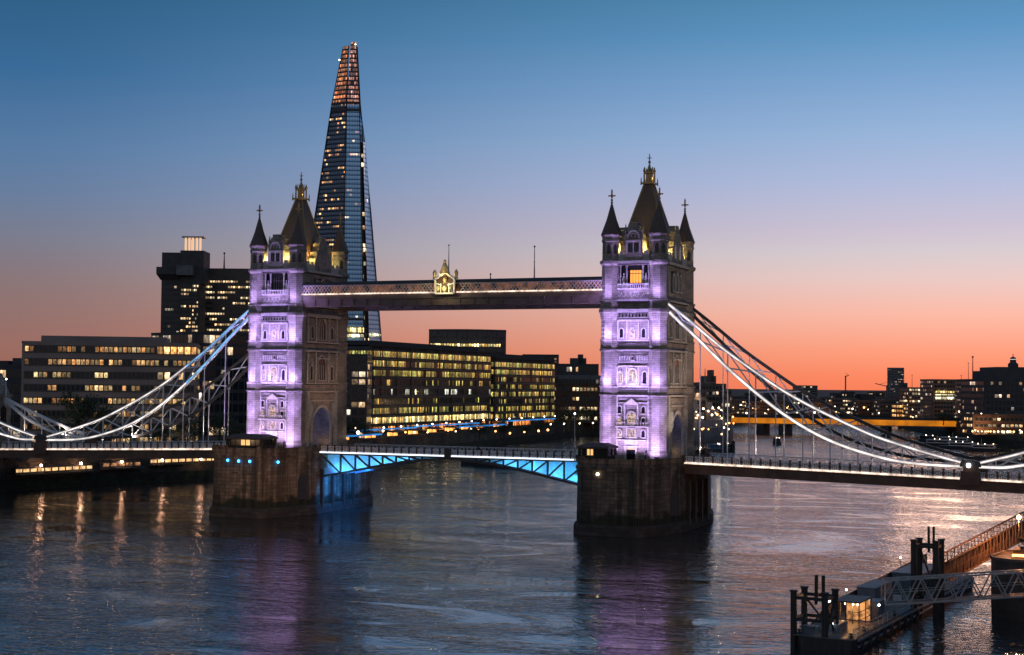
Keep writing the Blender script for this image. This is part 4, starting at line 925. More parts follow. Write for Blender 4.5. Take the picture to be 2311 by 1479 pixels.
# dark tower between left bridge tower and the big glass offices
building('slim_tower','slim near-black tower standing in front of the skyscraper base',facing(776,829,560,20),zat(800,802,560),11,'g_dark','concrete_dark',frac=.8,first=.1,cat='tower block')
# big glass offices along the quay: facade on x=-150
def glass_office(name,label,y0,y1,z1,n,wall='green_grey'):
    P=[(-151,y0),(-151,y1),(-195,y1),(-195,y0)]
    P=[(-151,y0),(-151,y1),(-195,y1),(-195,y0)]
    o=(-170,(y0+y1)/2,LAND); r=empty(name,o,label,'office building','glass offices on the quay')
    m=MB(o); m.box(-195,-151,y0,y1,LAND,z1); m.build('wall',MT['concrete_dark'],r)
    H=(z1-LAND-1.2)/n
    for k in range(n):
        za=LAND+H*k+.12*H; zb=LAND+H*(k+.93); mt=(['g_ml_red','g_ml_hot','g_ml_half','g_ml_dark','g_ml_white','g_ml_dark','g_ml','g_ml_half','g_ml_full'] if y0<300 else ['g_ml_red','g_ml_half','g_ml','g_ml_dark','g_ml_half','g_ml_half','g_ml_dark','g_ml_half','g_ml_full'])[k]
        m=MB(o); m.face([(-150.8,y0+.3,za),(-150.8,y1-.3,za),(-150.8,y1-.3,zb),(-150.8,y0+.3,zb)],[(y0,k),(y1,k),(y1,k+.999),(y0,k+.999)])
        m.face([(-194,y0-.2,za),(-151.2,y0-.2,za),(-151.2,y0-.2,zb),(-194,y0-.2,zb)],[(400,k),(443,k),(443,k+.999),(400,k+.999)])
        m.build('window_band',MT[mt],r)
        m=MB(o); m.box(-150.8,-150.2,y0,y1,LAND+H*k-.18,LAND+H*k+.18); m.build('floor_edge',MT['green_grey'],r)
    for i in range(int((y1-y0)/14)):
        m=MB(o); yy=y0+7+14*i; m.box(-150.6,-150.3,yy-.15,yy+.15,LAND,z1); m.build('column',MT['green_grey'],r)
    m=MB(o); m.box(-152.5,-149.3,y0-1,y1+.2,z1,z1+.7); m.box(-190,-156,y0+8,y1-4,z1+.7,z1+2.6); m.build('roof',MT['tile'],r)
    return r
glass_office('glass_office','wide glass office with yellow lit storeys behind the opening leaves',246,369,43.6,9)
glass_office('glass_office','glass office with slimmer lit front, right neighbour of the wide yellow one',374,458,41.2,9)
P=facing(968,1142,860,30); z1=zat(1050,742,860)
def rounded():
    a=gpos(968,860);b=gpos(1142,860); e=(b-a); n=Vector((-e.y,e.x)).normalized(); poly=[]
    for i in range(9): t=i/8; poly.append(tuple(a+e*t-n*(7*math.sin(math.pi*t))))
    poly+= [tuple(b+n*25),tuple(a+n*25)]
    return building('rooftop_block','dark glass block with a curved front rising above the wide yellow lit office',poly,zat(1050,746,860),12,'g_roof','concrete_dark',frac=.75,first=.1)
MT['g_roof']=W_('blue dark glazing',3,.22,(1,.6,.25),(1,.85,.5),1.6,glass=(.04,.05,.07),cluster=.5,seed=51.5,frame=.06)
rb=rounded(); add_band(rb,(tuple(gpos(972,858)-FH.xy*7.5),tuple(gpos(1130,858)-FH.xy*7.5)),zat(1050,784,858),zat(1050,776,858),0,2,'g_ml_hot')
building('quay_block','low dim brick block between the glass offices and the right tower',facing(1256,1375,830,30),zat(1300,868,830),4,'g_city','brick',frac=.4,first=.3)
building('quay_block','stepped block behind the dim brick one, left of the right tower',facing(1250,1372,900,30),zat(1300,849,900),5,'g_city2','concrete',frac=.5)
building('stepped_block','small stepped block on the skyline just left of the right tower',facing(1262,1352,980,24),zat(1300,823,980),6,'g_city2','concrete_dark',roof=[(.3,.7,.2,.7,4),(.5,.62,.2,.7,6.5)])
# right of the right tower
building('gabled_warehouse','dark warehouse with a low ridge right beside the right tower',facing(1545,1594,760,26),zat(1570,866,760),6,'g_dark','concrete_dark')
building('quay_block','office with pale ledges and a roof box right of the dark warehouse',facing(1590,1640,840,26),zat(1610,868,840),7,'g_city2','conc_warm',roof=[(.05,.6,.2,.8,4.5),(.35,.5,.2,.8,8)])
building('quay_block','narrow dark office with few lit windows above the moored warship',facing(1636,1652,800,20),zat(1640,880,800),6,'g_dark','concrete_dark')
building('slab_block','long flat topped dark slab on the sunset skyline right of the chains',facing(1803,1846,1900,40),zat(1820,871,1900),8,'g_dark','concrete',cat='tower block')
building('round_tower','grey rounded tower block alone on the orange skyline',[ (gpos(2022,2300).x+13*math.cos(a*math.pi/6),gpos(2022,2300).y+13*math.sin(a*math.pi/6)) for a in range(12)],zat(2022,831,2300),14,'g_dark2' if False else 'g_city2','concrete',frac=.3,cat='tower block')
building('chimney_block','tall narrow dark shaft just right of the grey rounded tower',facing(2036,2049,1080,8),zat(2042,866,1080),2,'g_dark','concrete_dark',frac=.1,cat='tower block')
building('city_block','brownish city office between the dark shaft and the brightly lit one',facing(2050,2108,1060,24),zat(2080,876,1060),8,'g_city','conc_warm')
bo=building('city_block','city office with bright white strips of light under its flat roof',facing(2106,2186,960,30),zat(2140,858,960),10,'g_city2','conc_warm')
add_band(bo,(tuple(gpos(2111,959)),tuple(gpos(2181,959))),zat(2140,902,959),zat(2140,896,959),0,1,'g_bright'); add_band(bo,(tuple(gpos(2111,959)),tuple(gpos(2181,959))),zat(2140,888,959),zat(2140,882,959),0,7,'g_ml_hot'); add_band(bo,(tuple(gpos(2111,959)),tuple(gpos(2181,959))),zat(2140,893,959),zat(2140,890,959),0,9,'g_bright')
building('city_block','plain brown office with dotted windows right of the white striped one',facing(2184,2226,900,26),zat(2200,858,900),10,'g_city2','conc_warm',frac=.4)
building('slate_block','big dark blue grey block with a sloping roof at the right edge',facing(2222,2420,760,40),zat(2270,858,760),8,'g_city2','concrete_dark',roof=[(.12,1,.1,.9,4.5),(.2,1,.2,.9,6.5)])
building('low_terrace','low brown lit terrace on the far quay below the dark block',facing(2196,2330,690,16),zat(2250,968,690) if False else LAND+9,3,'g_city','brick',frac=.5)
building('orange_block','small block washed by orange lamps behind the far low bridge',facing(2023,2038,1075,12),zat(2030,912,1075),3,'g_lon_hot','brick',frac=.6)
# skyscraper ------------------------------------------------------------
def shard():
    D=1160; b0=gpos(778,D); o=(b0.x,b0.y,LAND)
    root=empty('glass_skyscraper',o,'very tall tapering glass skyscraper with an orange lit tip','skyscraper')
    # columns (image column, distance) of the facet edges at three heights
    def pt(x,dd,y): g=gpos(x,D+dd); return (g.x,g.y,zat(x,y,D))
    def col(L,y):
        for (ya,xa),(yb,xb) in zip(L,L[1:]):
            if y<=yb: return xa+(xb-xa)*(y-ya)/(yb-ya)
        return L[-1][1]
    E=dict(a=[(95,766),(150,755),(200,749),(228,741),(300,733),(480,707),(960,640)],
      b=[(95,778),(150,775.5),(228,773.5),(480,773),(960,776)],
      b2=[(90,782.5),(150,778.5),(228,776),(480,774.5),(960,778)],
      c=[(93,795),(228,804),(300,808),(480,812),(960,828)],
      d=[(93,796),(228,805),(300,813),(480,820),(960,842)],
      e=[(93,797),(228,806),(300,817),(480,834),(960,879)])
    dep=dict(a=22,b=0,b2=1,c=6,d=8,e=26)
    def sc_(y): return .15+.85*(y-93)/867
    def facet(nm,k1,k2,ys,mat,par=root,inset=0,n=6):
        m=MB(o); yt,yb=ys
        for i in range(n):
            y1=yb+(yt-yb)*i/n; y2=yb+(yt-yb)*(i+1)/n
            q=[pt(col(E[k1],y1),dep[k1]*sc_(y1)+inset,y1),pt(col(E[k2],y1),dep[k2]*sc_(y1)+inset,y1),pt(col(E[k2],y2),dep[k2]*sc_(y2)+inset,y2),pt(col(E[k1],y2),dep[k1]*sc_(y2)+inset,y2)]
            w1=(Vector(q[1])-Vector(q[0])).length; w2=(Vector(q[2])-Vector(q[3])).length; v1,v2=(q[0][2]-LAND)/3.6,(q[2][2]-LAND)/3.6
            m.face(q,[(100-w1/2,v1),(100+w1/2,v1),(100+w2/2,v2),(100-w2/2,v2)])
        return m.build(nm,MT[mat],par)
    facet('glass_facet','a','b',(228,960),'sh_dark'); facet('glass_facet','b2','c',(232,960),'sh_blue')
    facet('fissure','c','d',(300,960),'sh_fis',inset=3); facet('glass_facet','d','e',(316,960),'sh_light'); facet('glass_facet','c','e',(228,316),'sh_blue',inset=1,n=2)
    facet('tip_facet','a','b',(97,228),'sh_tip'); facet('tip_facet','b2','c',(89,232),'sh_tip2')
    # closed back so the tower is solid from every side
    m=MB(o)
    back=lambda y:[pt(col(E['a'],y)+1,24*sc_(y),y),pt(778,1.5,y),pt(col(E['d'],y),10*sc_(y)+3,y),pt(col(E['e'],y)-1,27*sc_(y),y),pt(col(E['e'],y)-6,70*sc_(y),y),pt(col(E['a'],y)+6,70*sc_(y),y)]
    ys=[960,800,640,480,300,228,170]
    rings=[[m.v(p) for p in back(y)] for y in ys]
    for a,b in zip(rings,rings[1:]):
        for i in range(6): m.bm.faces.new([a[i],a[(i+1)%6],b[(i+1)%6],b[i]])
    m.bm.faces.new(rings[-1]); m.build('core',MT['sh_core'],root)
    m=MB(o)
    for k in ('a','b','c','e'):
        for y1,y2 in ((960,480),(480,228),(228,98)):
            if k=='c' and y2<228: pass
            m.bar(pt(col(E[k],y1),dep[k]*sc_(y1)-.5,y1),pt(col(E[k],y2),dep[k]*sc_(y2)-.5,y2),.55,.55)
    for y in (228,244,720,752): m.bar(pt(col(E['a'],y),dep['a']*sc_(y)-.6,y),pt(col(E['b'],y),-.6,y),.9,1.6); m.bar(pt(col(E['b'],y),-.6,y),pt(col(E['c'],y),dep['c']*sc_(y)-.6,y),.9,1.6)
    m.build('edge_trim',MT['concrete_dark'],root)
    for (x,y) in ((757,131),(793,95)):
        p=pt(x,-1,y); m=MB(o); m.ball(p,.5,6,4); m.build('warning_light',MT['lamp'],root)
    # bright lower storeys
    for (k1,k2,ya,yb,mt) in (('b','c',738,752,'g_ml_hot'),('b','c',754,762,'g_bright'),('d','e',752,758,'g_bright'),('b','c',771,790,'g_city')):
        m=MB(o); q=[pt(col(E[k1],yb),-3,yb),pt(col(E[k2],yb),-3+6,yb),pt(col(E[k2],ya),-3+6,ya),pt(col(E[k1],ya),-3,ya)]
        if k1=='d': q=[pt(col(E['d'],yb),4,yb),pt(col(E['e'],yb),18,yb),pt(col(E['e'],ya),18,ya),pt(col(E['d'],ya),4,ya)]
        m.face(q,[(0,0),(20,0),(20,.99),(0,.99)]); m.build('lit_storey',MT[mt],root)
MT['sh_core']=plain('dark glass core',(.02,.03,.05),.2,var=.3,scale=.05,bump=0)
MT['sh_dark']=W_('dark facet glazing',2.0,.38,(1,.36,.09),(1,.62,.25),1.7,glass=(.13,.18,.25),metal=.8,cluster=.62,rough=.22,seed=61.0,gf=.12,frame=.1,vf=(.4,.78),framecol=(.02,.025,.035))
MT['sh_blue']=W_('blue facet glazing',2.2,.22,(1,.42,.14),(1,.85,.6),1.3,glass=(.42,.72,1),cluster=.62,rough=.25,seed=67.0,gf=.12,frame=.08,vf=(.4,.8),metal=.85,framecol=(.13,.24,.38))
MT['sh_light']=W_('pale facet glazing',2.2,.12,(1,.5,.2),(1,.9,.7),1.5,glass=(.9,.97,1),cluster=.6,rough=.3,seed=71.0,gf=.12,frame=.08,vf=(.22,.9),metal=.9,framecol=(.36,.5,.66))  # facet glass tones paint how strongly each side reflects the sky
MT['sh_fis']=W_('fissure glazing',2.2,.36,(1,.5,.2),(1,.9,.6),1.8,glass=(.012,.014,.018),cluster=.5,seed=73.0,frame=.1)
MT['sh_tip']=W_('lit spire glazing',1.4,.93,(1,.24,.07),(1,.45,.2),1.15,glass=(.05,.05,.07),cluster=.1,seed=79.0,frame=.12,sub=2,vf=(.2,.8),framecol=(.05,.05,.07))
MT['sh_tip2']=W_('lit spire glazing, paler',1.4,.9,(1,.34,.16),(.9,.5,.45),.95,glass=(.05,.07,.1),cluster=.1,seed=83.0,frame=.12,sub=2,vf=(.2,.8),framecol=(.06,.07,.09))
shard()
# distant tower with a bulb head, mast, cranes
def comm_tower():
    D=4300; g=gpos(2287,D); z=lambda y:zat(2287,y,D); o=(g.x,g.y,LAND); r=empty('communications_tower',o,'slender round tower with a bulging lit head on the right skyline','tower')
    m=MB(o); m.lathe(g.x,g.y,[(6,LAND),(6,z(838)),(9,z(836)),(15,z(828)),(15,z(822)),(9,z(818)),(9,z(814)),(8,z(812))],12); m.build('shaft',MT['concrete_dark'],r)
    m=MB(o); m.lathe(g.x,g.y,[(7,z(818)),(7.5,z(811))],12); m.build('lamp_band',MT['lamp_wh_soft'],r)
    m=MB(o); m.lathe(g.x,g.y,[(8,z(811)),(9,z(808)),(3,z(806)),(1.2,z(805)),(1,z(799))],8); m.build('antenna',MT['concrete_dark'],r)
MT['lamp_wh_soft']=emit('lit band',(.9,.95,1),1.0)
comm_tower()
def far_mast(x,y0,y1,D,label,r=.6):
    g=gpos(x,D); zb=zat(x,y1,D); mast('radio_mast',g.x,g.y,zb-6,zat(x,y0,D)-zb+6,label,r)
far_mast(2196,806,862,905,'tall thin mast on the roof of the plain brown office',.35); far_mast(2186,820,862,960,'shorter thin mast left of the tall one',.2); far_mast(2059,847,878,1065,'thin mast above the brownish city office',.2); far_mast(2170,848,860,960,'tiny mast near the end of the white striped office roof',.2)
def crane(x,ytop,ybase,D,jib,label):
    g=gpos(x,D); zb=zat(x,ybase,D); zt=zat(x,ytop,D); o=(g.x,g.y,zb-8); r=empty('tower_crane',o,label,'crane','cranes on the skyline')
    m=MB(o); m.bar((g.x,g.y,zb-8),(g.x,g.y,zt),1.6); m.build('mast',MT['iron'],r)
    m=MB(o); e=RT*jib; m.bar((g.x-e.x*.2,g.y-e.y*.2,zt-2),(g.x+e.x,g.y+e.y,zt+abs(jib)*.15),1.0); m.bar((g.x,g.y,zt+4),(g.x+e.x*.7,g.y+e.y*.7,zt+1),.4); m.build('jib',MT['iron'],r)
crane(2002,870,892,2000,-16,'crane with its arm to the left beside the grey rounded tower'); crane(1909,848,892,2100,5,'upright crane on the low skyline behind the chains')
# skyline of small far blocks -------------------------------------------------
rnd=random.Random(5)
far=[]
xs=1655; i=0
adj=['dark','brown','grey','low','plain','squat','dim','flat roofed','narrow','wide','stepped','sooty','shadowed','brick','weathered','quiet']
def far_block(x0,x1,y,D,label,glass,wall):
    return building('far_block',label,facing(x0,x1,D,30),zat((x0+x1)/2,y,D),max(2,int((zat((x0+x1)/2,y,D)-LAND)/5)),glass,wall,group='far blocks along the sunset skyline',cat='city block',frac=.4)
while xs<2110:
    wd=rnd.uniform(16,34); y=rnd.uniform(884,898); D=rnd.uniform(1500,2100)
    if 1990<xs<2050: y=rnd.uniform(892,899)
    far.append((xs,xs+wd,y,D)); xs+=wd*rnd.uniform(.75,1.05)
spots=['behind the right tower hangers','under the upper end of the near chain','between hangers left of mid chain','behind the crossing of the two chains','left of the flat slab','under the flat slab','right of the flat slab','behind the far chain','left of the upright crane','right of the upright crane','towards the grey rounded tower','left of the leaning crane','at the foot of the rounded tower','right of the rounded tower','beside the dark shaft','above the far end of the orange bridge']
nth2='first second third fourth fifth sixth seventh eighth ninth tenth eleventh twelfth thirteenth fourteenth fifteenth sixteenth seventeenth eighteenth nineteenth twentieth twenty-first twenty-second twenty-third twenty-fourth'.split()
for i,(a,b,y,D) in enumerate(far):
    far_block(a,b,y,D,'%s low far block under the sunset, %s skyline block counting from the right tower'%(adj[i%16],(nth2+['last'])[min(i,24)]),rnd.choice(['g_city2','g_dark','g_city']),rnd.choice(['concrete_dark','conc_warm','tile']))
near=[(1650,1700,903,1150),(1695,1760,908,1120),(1760,1830,905,1180),(1828,1880,910,1130),(1878,1940,900,1200),(1938,1990,906,1150),(1985,2036,903,1120)]
nl=['left end of the row, by the hangers','second from the left, below the near chain','third from the left','middle of the row','right of the middle, tallest','second from the right end','right end of the row by the dark shaft']
for (a,b,y,D),t in zip(near,nl):
    building('waterfront_block','low waterfront block behind the orange bridge, '+t,facing(a,b,D,24),zat((a+b)/2,y,D),4,rnd.choice(['g_city','g_city2']),rnd.choice(['brick','conc_warm','concrete_dark']),group='low blocks behind the orange bridge',frac=.45)
for j,(a,b,y,D,t) in enumerate([(1060,1110,966,1050,'low block'),(1150,1190,968,1050,'low block')]): pass
for (a,b,y,D,t) in ((1180,1262,802,900,'dim roof block peeping over the right hand glass office'),(-60,12,842,700,'tall dim block at the extreme left edge')):
    building('roof_block' if a>0 else 'edge_block',t,facing(a,b,D,24),zat((a+b)/2,y,D),7,'g_city2','concrete_dark')
# trees -------------------------------------------------------------------
def crown_mesh(seed,n=1500,leaf=.9):
    r=random.Random(seed); bm=bmesh.new()
    blobs=[(Vector((r.uniform(-.55,.55),r.uniform(-.55,.55),r.uniform(-.35,.55))),r.uniform(.28,.5)) for _ in range(13)]
    for _ in range(n):
        c,rr=r.choice(blobs); d=Vector((r.gauss(0,1),r.gauss(0,1),r.gauss(0,1))).normalized()*rr*(r.random()**.35)
        p=c+d; s=leaf*r.uniform(.03,.075)
        ax=Vector((r.gauss(0,1),r.gauss(0,1),r.gauss(0,1))).normalized(); t=ax.orthogonal().normalized(); b=ax.cross(t)
        bm.faces.new([bm.verts.new(p+t*s),bm.verts.new(p+b*s*.7),bm.verts.new(p-t*s),bm.verts.new(p-b*s*.7)])
    me=bpy.data.meshes.new('crown'); bm.to_mesh(me); bm.free(); me.materials.append(MT['leaf']); return me
CR=[crown_mesh(s) for s in (3,4,5)]
def trunk_mesh():
    m=MB(); m.lathe(0,0,[(.05,0),(.035,.3),(.02,.62)],7)
    for a in (0,2.1,4.2): m.bar((0,0,.28),(.28*math.cos(a),.28*math.sin(a),.6),.02,n=5)
    o=m.build('trunk',MT['bark']); me=o.data; bpy.data.objects.remove(o); return me
TR=trunk_mesh()
def tree(x,y,h,wd,label,k=0,grp=None,z0=LAND):
    r=empty('tree',(x,y,z0),label,'tree',grp)
    t=bpy.data.objects.new('trunk',TR); C.objects.link(t); t.parent=r; t.scale=(h,h,h)
    c=bpy.data.objects.new('crown',CR[k%3]); C.objects.link(c); c.parent=r; c.location=(0,0,h*.62); c.scale=(wd/2,wd/2,h*.42); c.rotation_euler=(0,0,k*1.3)
    return r
def tree_px(x,ytop,D,wpx,label,k,grp=None):
    g=gpos(x,D); zt=zat(x,ytop,D); h=zt-LAND; return tree(g.x,g.y,h/1.02,wpx*D/FPX,label,k,grp)
T=[(180,876,452,110,'biggest dark tree, in front of the long banded office'),(235,905,446,80,'dark tree just right of the biggest one'),(120,930,440,70,'low dark tree left of the biggest one, behind the chain joint'),
(300,940,430,80,'dark tree under the dipping near chain'),(365,950,425,80,'dark tree behind the first long hangers left'),(430,935,430,90,'dark tree midway between chain dip and left tower'),(500,925,432,90,'dark tree behind the long hangers near the left tower'),(550,945,425,70,'dark tree touching the left tower edge'),
(1285,925,700,70,'dark tree left of the right tower foot'),(1340,915,720,80,'taller dark tree touching the right tower on its left'),(1245,950,690,50,'small tree at the right end of the glass offices'),
(1085,958,560,60,'round green tree in front of the wide glass office'),(1140,955,575,55,'second green tree in front of the glass offices'),(1190,960,590,55,'third green tree in front of the glass offices'),(1215,952,600,50,'fourth green tree before the glass offices'),
(2130,930,860,50,'tree behind the right end of the orange bridge'),(2160,940,850,50,'tree on the far right quay above the boats'),(1690,884,1900,26,'small tree crown on the skyline under the near chain'),(1985,884,1900,26,'tree crown on the skyline left of the rounded tower'),
(795,945,560,50,'dark tree between left tower and the glass offices'),(825,955,555,50,'small dark tree at the left corner of the glass offices')]
for i,(x,y,D,wp,l) in enumerate(T): tree_px(x,y,D,wp,l,i,'dark trees on the banks')
# far arched-less road bridge, side glow painted orange ---------------------------
def low_bridge():
    a=gpos(1640,1140); b=gpos(2160,1010)
    a=Vector((-175,905)); b=Vector((40,905))
    a=gpos(1600,905); b=gpos(2160,860)
    e=(b-a).normalized(); n=Vector((-e.y,e.x)); o=(a.x,a.y,9)
    r=empty('low_road_bridge',o,'long low bridge upriver with its side lit orange','bridge')
    L=(b-a).length
    def beam(d0,d1,z0,z1,mat,nm,s0=0,s1=1):
        m=MB(o); p=[a+e*L*s0+n*d0,a+e*L*s1+n*d0,a+e*L*s1+n*d1,a+e*L*s0+n*d1]; m.prism([tuple(q) for q in p],z0,z1); return m.build(nm,MT[mat],r)
    zt=lambda y:zat(1880,y,882)
    beam(0,26,zt(960),zt(944),'concrete','deck'); beam(-.3,0,zt(958),zt(946),'orange_glow','lit_side'); beam(-.5,.3,zt(944),zt(940),'concrete_dark','parapet')
    for s,wd in ((.215,12),(.31,12),(.72,12)):
        m=MB(o); p=a+e*L*s+n*-2; m.prism([tuple(p-e*2.4),tuple(p-n*2.5),tuple(p+e*2.4),tuple(p+e*2.4+n*30),tuple(p-e*2.4+n*30)],-2,zt(960)); m.build('pier',MT['concrete_dark'],r)
MT['orange_glow']=emitvar('glowing orange lamp wash',(1,.30,.008),.66,.12,.6)  # lamplight on the bridge side put into the surface as glow
low_bridge()
# warship moored on the left side of the stream ---------------------------------
def warship():
    cx,cy=-71,455; hd=R(2); o=(cx,cy,0); r=empty('warship',o,'grey moored warship covered with lights beside the right tower','ship'); r.rotation_euler=(0,0,0)
    L=75
    def hull(z,s): 
        out=[]; 
        for t,wd in ((-1,.35),(-.9,.7),(-.6,.95),(0,1),(.6,.9),(.85,.5),(1,.05)): out.append((cx+wd*9*s,cy+t*L))
        return out+[(2*cx-x,y) for x,y in out[::-1]]
    m=MB(o); m.loft([(hull(0,.85),-1),(hull(0,.95),2),(hull(0,1),7)]); m.build('hull',MT['ship_grey'],r)
    m=MB(o)
    for (y0,y1,w2,z0,z1) in ((-30,35,7,7,10.5),(-18,-2,5,10.5,15),(8,24,5.5,10.5,16),(12,20,3.5,16,20),(-55,-40,4,7,9.5)): m.box(cx-w2,cx+w2,cy+y0,cy+y1,z0,z1)
    m.build('superstructure',MT['ship_grey'],r)
    for y in (-46,-34,36,50):
        m=MB(o); m.prism([(cx-3.2,cy+y-4),(cx+3.2,cy+y-4),(cx+3.2,cy+y+3),(cx-3.2,cy+y+3)],8.5 if abs(y)>40 else 11,11.2 if abs(y)>40 else 13.6)
        s=-1 if y<0 else 1
        for d in (-1.3,0,1.3): m.bar((cx+d,cy+y+s*3,10.4 if abs(y)>40 else 12.6),(cx+d,cy+y+s*11,11.2 if abs(y)>40 else 13.4),.4,n=6)
        m.build('gun_turret',MT['ship_grey'],r)
    for y in (-8,12): m=MB(o); m.lathe(cx,cy+y,[(3,15),(2.7,21),(2.9,21.4)],12); m.build('funnel',MT['ship_grey'],r)
    for y in (-14,18):
        m=MB(o); m.lathe(cx,cy+y,[(.6,15),(.45,30),(.15,38)],6)
        for sx in (-1,1): m.bar((cx+sx*4,cy+y-5,12),(cx,cy+y,27),.45,n=6); m.bar((cx-sx*0,cy+y,28+sx*2),(cx+sx*6,cy+y,28.6+sx*2),.25,n=5)
        m.box(cx-1.6,cx+1.6,cy+y-1.4,cy+y+1.4,24,25.5); m.build('tripod_mast',MT['ship_grey'],r)
    rr=random.Random(9)
    for yy,zz in ((-50,14),(-25,16),(5,22),(30,16)): point((cx+9,cy+yy,zz),900,(1,.62,.35)); point((cx+2,cy+yy-9,zz),500,(1,.55,.3))  # warm points added over the ship to brighten its superstructure
    for i in range(90):
        y=rr.uniform(-68,60); z=rr.choice([8.2,9,11.2,12.5,15.5,17]); x=rr.uniform(-4,7.5); m=MB(o); m.ball((cx+x,cy+y,z),rr.choice([.28,.35,.5]),6,4); m.build('lamp',MT[rr.choice(['lamp','lamp_dim','lamp_dim','lamp_or2'])],r)
MT['ship_grey']=plain('ship paint',(.24,.22,.22),.6,var=.25,scale=.1)
MT['lamp_dim']=emit('small lamps',(1,.7,.42),4); MT['lamp_or2']=emit('small orange lamps',(1,.4,.12),6)
warship()
def launch(x,y,L,wd,label,hd=0,mat='boat_white',lamps=1):
    o=(x,y,0); r=empty('river_boat',o,label,'boat','boats moored on the river'); r.rotation_euler=(0,0,hd)
    def P(pts): return [(x+a,y+b) for a,b in pts]
    h=lambda s:P([(s*wd/2*q,t*L/2) for t,q in ((-1,.8),(-.3,1),(.4,.9),(.8,.5),(1,.08))]+[(-s*wd/2*q,t*L/2) for t,q in ((1,.08),(.8,.5),(.4,.9),(-.3,1),(-1,.8))])
    m=MB(o); m.loft([(h(.8),-.4),(h(1),1.3)]); m.build('hull',MT['boat_dark'],r)
    m=MB(o); m.prism(P([(-wd*.36,-L*.36),(wd*.36,-L*.36),(wd*.36,L*.22),(-wd*.36,L*.22)]),1.3,2.9); m.build('cabin',MT[mat],r)
    m=MB(o); m.prism(P([(-wd*.365,-L*.33),(wd*.365,-L*.33),(wd*.365,L*.20),(-wd*.365,L*.20)]),1.75,2.5); m.build('window',MT['dark_glass'],r)
    m=MB(o); m.prism(P([(-wd*.4,-L*.4),(wd*.4,-L*.4),(wd*.4,L*.24),(-wd*.4,L*.24)]),2.9,3.05); m.bar((x,y,3.0),(x,y,5.4),.12); m.build('roof',MT[mat],r)
    for k in range(lamps): m=MB(o); m.ball((x+(-1)**k*wd*.2,y-L*.3+k*L*.2,3.3),.18,6,4); m.build('lamp',MT['lamp'],r)
    return r
MT['boat_white']=plain('boat paint',(.45,.47,.5),.4,var=.1); MT['boat_dark']=plain('boat hull paint',(.04,.04,.05),.4,var=.2)
MT['boat_blue']=plain('blue cabin paint',(.08,.2,.4),.4)
def onz(x,y,z=0):
    r=FW+R2*((x-PW/2)/FPX)+U2*((PH/2-y)/FPX); t=(z-CZ)/r.z; return CAM+r*t
for x,y,L,wd,hd,lb in ((1105,1052,24,5.5,R(80),'dark low barge seen under the middle of the bridge'),(2115,1006,22,5.5,R(62),'white cabin boat at the left end of the right hand moorings'),(2165,1013,20,5,R(75),'white boat second from the left at the moorings'),(2215,1018,17,5,R(82),'small white boat at the right end of the moorings'),(2090,996,16,4.6,R(40),'dark boat moored farthest upriver on the right'),(1752,1003,7,2.6,R(40),'small dark boat alone in midstream'),(1632,1018,30,7,R(-5),'moored boat with a blue lit cabin below the warship'),(2150,1000,26,6,R(70),'grey boat behind the other moored boats')):
    p=onz(x,y); launch(p.x,p.y,L,wd,lb,hd=hd,lamps=3,mat='boat_blue' if 'blue' in lb else ('boat_dark' if 'dark' in lb else 'boat_white'))

for x,y,lb in ((1632,1022,'left one of two dark mooring piles in the stream'),(1652,1018,'right one of two dark mooring piles in the stream')):
    p=onz(x+2,y); r=empty('mooring_pile',(p.x,p.y,0),lb,'pile','mooring piles'); m=MB((p.x,p.y,0)); m.lathe(p.x,p.y,[(.9,-2),(.9,3.2),(1.1,3.3),(1.1,4.0),(.3,4.6)],8); m.build('post',MT['timber'],r)
# promenade on the left bank -----------------------------------------------------
def street_lamp(x,y,z,label,h=5.2,mat='lamp',grp='lamps along the south bank'):
    r=empty('street_lamp',(x,y,z),label,'street lamp',grp); m=MB((x,y,z)); m.lathe(x,y,[(.14,z),(.07,z+.8),(.05,z+h)],6); m.build('post',MT['iron'],r)
    m=MB((x,y,z)); m.ball((x,y,z+h+.2),.3,8,6); m.build('lamp_head',MT[mat],r); return r
def bank_pt(t,off=2.5):
    pts=SB[1:]; 
    for a,b in zip(pts,pts[1:]):
        L=math.hypot(b[0]-a[0],b[1]-a[1])
        if t<=L: return (a[0]+(b[0]-a[0])*t/L-off,a[1]+(b[1]-a[1])*t/L)
        t-=L
    return pts[-1]
nth=['first','second','third','fourth','fifth','sixth','seventh','eighth','ninth','tenth','eleventh','twelfth','thirteenth','fourteenth','fifteenth','sixteenth']
for i in range(6):
    x,y=bank_pt(9+i*13.0,-2.4); street_lamp(x,y,4.3,'low riverside lamp under the left span, %s from the abutment'%nth[i],1.8,'lamp_prom')
MT_=0
for i in range(16):
    x,y=bank_pt(200+i*19,3.0); street_lamp(x,y,LAND,'riverside lamp before the glass offices, %s from the left tower'%nth[i],4.5,'lamp' if i%3 else 'lamp_wh')
